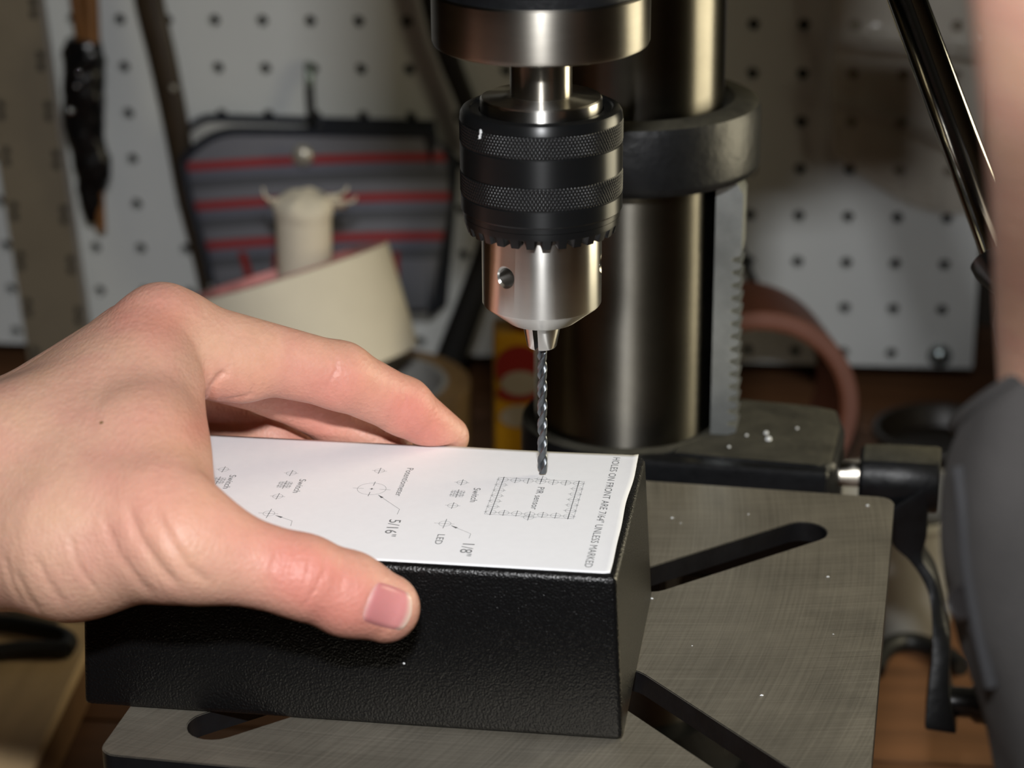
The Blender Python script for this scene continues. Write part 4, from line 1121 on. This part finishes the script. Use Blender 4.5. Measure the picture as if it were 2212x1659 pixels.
def surface_nets(fn, lo, hi, h):
    n = np.ceil((np.asarray(hi) - lo) / h).astype(int) + 1
    ax = [lo[i] + h * np.arange(n[i]) for i in range(3)]
    # coarse pass first; the fine grid is only worked out in blocks near the surface
    B = 5; nb = -(-n // B); G = np.full(tuple(nb * B), 1.0, np.float32)
    bc = np.stack(np.meshgrid(*[lo[i] + h * (np.arange(nb[i]) * B + (B - 1) / 2) for i in range(3)], indexing='ij'), -1)
    cd_ = fn(bc.reshape(-1, 3).astype(np.float32)).reshape(nb)
    G6 = G.reshape(nb[0], B, nb[1], B, nb[2], B); G6[:] = np.where(cd_ < 0, -1.0, 1.0)[:, None, :, None, :, None]
    act_b = np.argwhere(np.abs(cd_) < h * B * 0.95); o_ = np.stack(np.meshgrid(*[np.arange(B)] * 3, indexing='ij'), -1).reshape(-1, 3)
    for k0 in range(0, len(act_b), 1500):
        ii = (act_b[k0:k0 + 1500, None, :] * B + o_[None]).reshape(-1, 3)
        G[ii[:, 0], ii[:, 1], ii[:, 2]] = fn((np.asarray(lo) + h * ii).astype(np.float32))
    G = G[:n[0], :n[1], :n[2]]
    S = G < 0
    cnt = sum(S[i:n[0] - 1 + i, j:n[1] - 1 + j, k:n[2] - 1 + k].astype(np.int8) for i in (0, 1) for j in (0, 1) for k in (0, 1))
    act = (cnt > 0) & (cnt < 8); idx = -np.ones(act.shape, np.int64); C_ = np.argwhere(act); idx[act] = np.arange(len(C_))
    acc = np.zeros((len(C_), 3)); num = np.zeros(len(C_))
    corners = [(i, j, k) for i in (0, 1) for j in (0, 1) for k in (0, 1)]
    for a in corners:
        for ax_ in range(3):
            if a[ax_]: continue
            b = list(a); b[ax_] = 1
            va = G[C_[:, 0] + a[0], C_[:, 1] + a[1], C_[:, 2] + a[2]]; vb = G[C_[:, 0] + b[0], C_[:, 1] + b[1], C_[:, 2] + b[2]]
            m_ = (va < 0) != (vb < 0); t = np.where(m_, va / np.where(m_, va - vb, 1), 0)
            p = np.array(a, float) + t[:, None] * (np.array(b) - np.array(a)); acc[m_] += p[m_]; num[m_] += 1
    V = np.asarray(lo) + h * (C_ + acc / num[:, None])
    Fs = []
    for ax_ in range(3):
        u, v = [(1, 2), (2, 0), (0, 1)][ax_]
        sl0 = [slice(None)] * 3; sl1 = [slice(None)] * 3; sl0[ax_] = slice(0, n[ax_] - 1); sl1[ax_] = slice(1, n[ax_])
        ch = S[tuple(sl0)] != S[tuple(sl1)]; E = np.argwhere(ch)
        E = E[(E[:, u] > 0) & (E[:, v] > 0) & (E[:, u] < n[u] - 1) & (E[:, v] < n[v] - 1)]
        flip = S[tuple(sl0)][tuple(E.T)]
        def at(du, dv): q = E.copy(); q[:, u] += du; q[:, v] += dv; return idx[tuple(q.T)]
        Q = np.stack([at(-1, -1), at(0, -1), at(0, 0), at(-1, 0)], 1)
        Q[~flip] = Q[~flip][:, ::-1]; Fs.append(Q)
    return V, np.vstack(Fs)

def grad(fn, V, e=0.25):
    f0 = fn(V); g = np.stack([fn(V + d) - f0 for d in np.eye(3) * e], 1); return g / (np.linalg.norm(g, axis=1)[:, None] + 1e-9)

def seg_dist(X, Y, pts):
    """distance in picture units from (X,Y) to a polyline, with parameter 0..1"""
    best = np.full(X.shape, 1e9); par = np.zeros(X.shape); n = len(pts) - 1
    for i in range(n):
        (x0, y0), (x1, y1) = pts[i], pts[i + 1]; dx, dy = x1 - x0, y1 - y0
        t = np.clip(((X - x0) * dx + (Y - y0) * dy) / (dx * dx + dy * dy), 0, 1)
        d = np.hypot(X - x0 - t * dx, Y - y0 - t * dy); m_ = d < best; best[m_] = d[m_]; par[m_] = (i + t[m_]) / n
    return best, par
# creases modelled into the skin: (polyline, depth mm, half width mm)
CREASES = [
    ([(335, 1100), (370, 1170), (405, 1225), (455, 1262)], 0.5, 1.4),
    ([(275, 1090), (300, 1160), (345, 1225), (385, 1268)], 0.6, 1.5),
    ([(225, 1120), (255, 1195), (300, 1255), (330, 1288)], 0.35, 1.2),
    ([(150, 1155), (170, 1225), (215, 1285)], 0.35, 0.8), ([(75, 1200), (105, 1260), (140, 1310)], 0.35, 1.1),
    ([(30, 1230), (60, 1290), (90, 1322)], 0.35, 1.1), ([(5, 1190), (25, 1260), (50, 1310)], 0.3, 0.8),
    ([(700, 1195), (703, 1230), (682, 1275), (655, 1312)], 0.4, 0.5), ([(640, 1180), (622, 1215), (612, 1262)], 0.28, 0.6),
    ([(672, 1185), (668, 1220), (655, 1262), (640, 1300)], 0.2, 0.45), ([(600, 1190), (585, 1230), (580, 1265)], 0.2, 0.5),
    ([(738, 1205), (742, 1240), (735, 1280)], 0.15, 0.45),
    ([(725, 770), (728, 795), (712, 825), (705, 850)], 0.35, 0.6), ([(880, 850), (873, 870), (862, 890)], 0.25, 0.5),
    ([(490, 800), (475, 812), (458, 835), (446, 868)], 0.8, 1.0), ([(540, 815), (548, 835), (538, 855)], 0.3, 0.6),
    ([(480, 865), (520, 858), (552, 850)], 0.3, 0.5),
]
for _k in range(9):
    _x = 588 + 15 * _k + RNG.uniform(-4, 4); _y = 1180 + 0.12 * (_x - 588)
    CREASES.append(([(_x + 8, _y + RNG.uniform(0, 16)), (_x + 4, _y + 40), (_x - 8, _y + 80), (_x - 26, _y + 108 + RNG.uniform(-14, 10))], 0.12, 0.45))
for _k in range(6):
    _y = 1205 + 13 * _k
    CREASES.append(([(598 + 5 * RNG.uniform(-1, 2), _y + 8), (640, _y), (690 - 6 * _k, _y + RNG.uniform(-4, 8))], 0.08, 0.4))
def build_hand():
    lo, hi = np.array([-262.0, -125.0, -2.0]), np.array([12.0, 92.0, 126.0])
    V, Fq = surface_nets(hand_sdf, lo, hi, 1.25)
    # refine once and put the points back on the surface
    me = bpy.data.meshes.new('tmp'); me.from_pydata(V.tolist(), [], Fq.tolist())
    bm = bmesh.new(); bm.from_mesh(me); bmesh.ops.subdivide_edges(bm, edges=bm.edges, cuts=1, use_grid_fill=True); bm.to_mesh(me); bm.free()
    nv = len(me.vertices); V = np.empty(nv * 3); me.vertices.foreach_get('co', V); V = V.reshape(-1, 3)
    Fq = [tuple(p.vertices) for p in me.polygons]; bpy.data.meshes.remove(me)
    N = grad(hand_sdf, V)
    for _ in range(2): V = V - N * np.clip(hand_sdf(V), -.6, .6)[:, None]
    X, Y = proj(V); face = ((CAM - V) * N).sum(1) / np.linalg.norm(CAM - V, axis=1)
    vis = np.clip(face * 4 + 0.6, 0, 1)
    near = V[:, 1] < 12
    disp = np.zeros(nv)
    for pts, dep, wd_ in CREASES:
        d, par = seg_dist(X, Y, pts); d = d / 8.0
        taper = np.clip(np.minimum(par, 1 - par) * 5 + 0.25, 0, 1)
        disp += (-dep * np.exp(-(d / wd_) ** 2) + 0.12 * dep * np.exp(-((d - 2.0 * wd_) / (1.3 * wd_)) ** 2)) * taper * vis * near
    # dent the nail bed
    NAIL = [(796, 1272), (822, 1252), (868, 1258), (893, 1288), (896, 1318), (885, 1350), (858, 1368), (815, 1362), (786, 1345)]
    # flush: rosy knuckles, finger ends and thumb
    flush = np.zeros(nv)
    for px, py, r, a in ((350, 690, 70, .55), (330, 900, 80, .25), (430, 930, 40, .4), (640, 1235, 75, .75), (720, 1290, 80, .7), (820, 1330, 90, .6), (330, 1090, 110, .35), (540, 1150, 110, .3),
                         (880, 880, 70, .55), (930, 930, 70, .6), (760, 820, 60, .35), (620, 850, 110, .3), (700, 920, 130, .4), (480, 870, 60, .4), (260, 680, 40, .35)):
        flush += a * np.exp(-((X - px) ** 2 + (Y - py) ** 2) / (2 * (r * .75) ** 2))
    flush = np.clip(flush * 0.85, 0, 0.68)
    V2 = V + N * disp[:, None]
    mb = MB(); mb.v = [tuple(p) for p in V2]; mb.f = Fq
    base = pt(300, 1100, -40)
    t = Thing('hand', base, 'bare left hand reaching in from the left and gripping the black box', 'hand')
    o = mb.build('skin', 'skin', t, angle=180)
    at = o.data.attributes.new('flush', 'FLOAT', 'POINT'); at.data.foreach_set('value', flush.astype(np.float32))
    # small mole on the back of the hand
    def hits(q):
        d = np.array([ray(*k) for k in q]); d /= np.linalg.norm(d, axis=1)[:, None]; s = np.full(len(d), 400.0)
        for _ in range(40): s += hand_sdf(CAM + d * s[:, None]) * 0.85
        p = CAM + d * s[:, None]; return p, grad(hand_sdf, p)
    (p,), (n,) = hits([(219, 913)])
    mb = MB(); mb.lathe([(0.01, 0.12), (.45, 0.08), (.7, -.2)], org=p, ax=n, seg=12); mb.build('mole', 'card', (t, o))
    # thumbnail: a curved plate lying on the thumb
    nu, nv2 = 26, 26
    # corners in the picture: root-top, tip-top, tip-bottom, root-bottom
    c00, c10, c11, c01 = np.array([816, 1253.0]), np.array([880, 1276.0]), np.array([858, 1364.0]), np.array([780, 1344.0])
    P = np.zeros((nu, nv2, 3)); Q = []; fl = []
    for i in range(nu):
        for k in range(nv2):
            a, b = i / (nu - 1), k / (nv2 - 1)
            q = (c00 * (1 - a) + c10 * a) * (1 - b) + (c01 * (1 - a) + c11 * a) * b
            e = 1 - (2 * b - 1) ** 2
            q = q + np.array([0.94, 0.34]) * (17 * e * a - 5 * e * (1 - a))
            e2 = 1 - (2 * a - 1) ** 2; q = q + np.array([-0.3, 0.95]) * ((b - .5) * 7 * e2)
            Q.append(q); fl.append(a)
    P, Nn = hits(Q); P = P.reshape(nu, nv2, 3); Nn = Nn.reshape(nu, nv2, 3)
    out = np.zeros((nu, nv2))
    for i in range(nu):
        for k in range(nv2):
            a, b = i / (nu - 1), k / (nv2 - 1); e = min(1, min(b, 1 - b) * 7); out[i, k] = -0.25 + 0.75 * e * min(1, a * 6 + .3)
    P = P + Nn * out[..., None]
    lo_ = P - Nn * 0.9
    mb = MB(); mb.grid(P); n0 = len(mb.v); mb.v += [tuple(p) for p in lo_.reshape(-1, 3)]
    bd = [(i, 0) for i in range(nu)] + [(nu - 1, k) for k in range(1, nv2)] + [(i, nv2 - 1) for i in range(nu - 2, -1, -1)] + [(0, k) for k in range(nv2 - 2, 0, -1)]
    for q in range(len(bd)):
        (a, b), (c, d) = bd[q], bd[(q + 1) % len(bd)]; mb.f.append((a * nv2 + b, c * nv2 + d, n0 + c * nv2 + d, n0 + a * nv2 + b))
    no = mb.build('thumbnail', 'nail', t, angle=50)
    at = no.data.attributes.new('flush', 'FLOAT', 'POINT'); at.data.foreach_set('value', np.array(fl + fl, np.float32))
    tag(no, 'pink thumbnail with pale rim')
build_hand()

# ================================================================ the other arm, close to the camera at the right
def loft(rings, seg=64):
    """rings: (centre, u-vector, v-vector)"""
    th = np.linspace(0, 2 * math.pi, seg, endpoint=False)
    return np.stack([np.asarray(c) + np.cos(th)[:, None] * np.asarray(u) + np.sin(th)[:, None] * np.asarray(v) for c, u, v in rings])
def build_arm():
    # left edge of the forearm in the picture, with its depth from the lens
    edge = [(2062, -700, 268, 27), (2072, -420, 288, 28), (2094, -150, 308, 29), (2114, 100, 328, 31), (2133, 300, 348, 33), (2148, 500, 378, 35), (2156, 700, 416, 36), (2162, 850, 440, 37), (2180, 1050, 462, 37), (2190, 1250, 470, 37)]
    rings = []
    for px, py, d, r in edge:
        p = ond(px, py, d); c = p + CR * r
        rings.append((c, -CR * r, CF * r * 0.9 ))
    C0 = spline([k[0] for k in rings], 60); ru = np.interp(np.linspace(0, len(edge) - 1, 60), range(len(edge)), [e[3] for e in edge])
    P = loft([(C0[i], -CR * ru[i], CF * ru[i] * .9) for i in range(60)], 64)
    t = Thing('person', C0[-1], 'bare forearm in a rolled charcoal sleeve at the right edge', 'person')
    mb = MB(); mb.grid(P, wrap_v=True); mb.f += [tuple(range(64))[::-1], tuple(range(59 * 64, 60 * 64))]
    o = mb.build('forearm', 'skin', t, angle=180)
    at = o.data.attributes.new('flush', 'FLOAT', 'POINT'); at.data.foreach_set('value', np.full(len(o.data.vertices), 0.0, np.float32))
    # sleeve
    e2 = [(2076, 905, 452, 55, 250), (2046, 960, 454, 56, 215), (2028, 1030, 456, 57, 170), (2021, 1110, 458, 58, 125), (2026, 1200, 460, 58, 85), (2045, 1290, 462, 57, 55), (2072, 1390, 464, 56, 30), (2108, 1500, 466, 55, 10), (2140, 1620, 468, 55, 0), (2170, 1760, 470, 56, 0), (2190, 1900, 474, 58, 0)]
    rings = []
    for px, py, d, r, tilt in e2:
        p = ond(px, py, d); c = p + CR * r
        lift = CU * (tilt / FPX * d)
        rings.append((c + lift * 0.9, -CR * r - lift * 0.9, CF * r * .95 - lift * .55))
    K = 90; f = np.linspace(0, len(rings) - 1, K)
    sp = lambda i: spline([r[i] for r in rings], K)
    c_, u_, v_ = sp(0), sp(1), sp(2)
    P = loft([(c_[i], u_[i], v_[i]) for i in range(K)], 96)
    # folds
    for i in range(K):
        for k in range(96):
            p = P[i, k]; dr = (p - c_[i]); dr /= np.linalg.norm(dr)
            w_ = mnoise.noise(Vector((p[0] * .03, p[1] * .03, p[2] * .012 + 4))) * 3.0 + mnoise.noise(Vector(p * 0.06)) * 1.0
            a_ = k / 96 * 2 * math.pi
            f_ = -5.0 * math.exp(-((a_ - 5.55) / 0.16) ** 2) + 2.5 * math.exp(-((a_ - 5.9) / 0.2) ** 2)
            P[i, k] = p + dr * (w_ + f_) * min(1, i / 6)
    mb = MB(); mb.grid(P, wrap_v=True)
    s = mb.build('sleeve', 'sleeve', t, angle=180)
    sd = s.modifiers.new('thick', 'SOLIDIFY'); sd.thickness = 0.0022; sd.offset = -1
    # rolled hem along the sleeve opening, placket edge and button
    mb = MB(); mb.tube(np.vstack([P[0], P[0][:1]]), 1.5, 10, caps=False); mb.build('hem', 'sleeve', (t, s))
    def on_sleeve(px, py):
        d = ray(px, py); best = None
        A = P.reshape(-1, 3); x, y = proj(A); m_ = np.hypot(x - px, y - py); z = (A - CAM) @ CF
        sel = np.argsort(m_ + (z - z.min()) * 1.0)[:1]; return CAM + d * z[sel[0]]
    pl_pts = [(2068, 1010), (2078, 1100), (2085, 1200), (2098, 1290), (2115, 1380), (2138, 1480)]
    mb = MB(); mb.tube(spline([on_sleeve(*p) - CF * 1.0 for p in pl_pts], 40), 1.3, 8); mb.build('placket_seam', 'thread', (t, s))
    p = on_sleeve(2080, 1300) - CF * 1.2; ax = -CF * .75 - CR * .65
    mb = MB(); mb.lathe([(0.01, 0), (2.8, 0), (3.4, .6), (3.5, 1.0), (3.1, 1.5), (2.5, 1.2), (1.5, 1.1), (0.01, 1.1)], org=p, ax=ax, seg=32); mb.build('button', 'button', (t, s), angle=40)
build_arm()
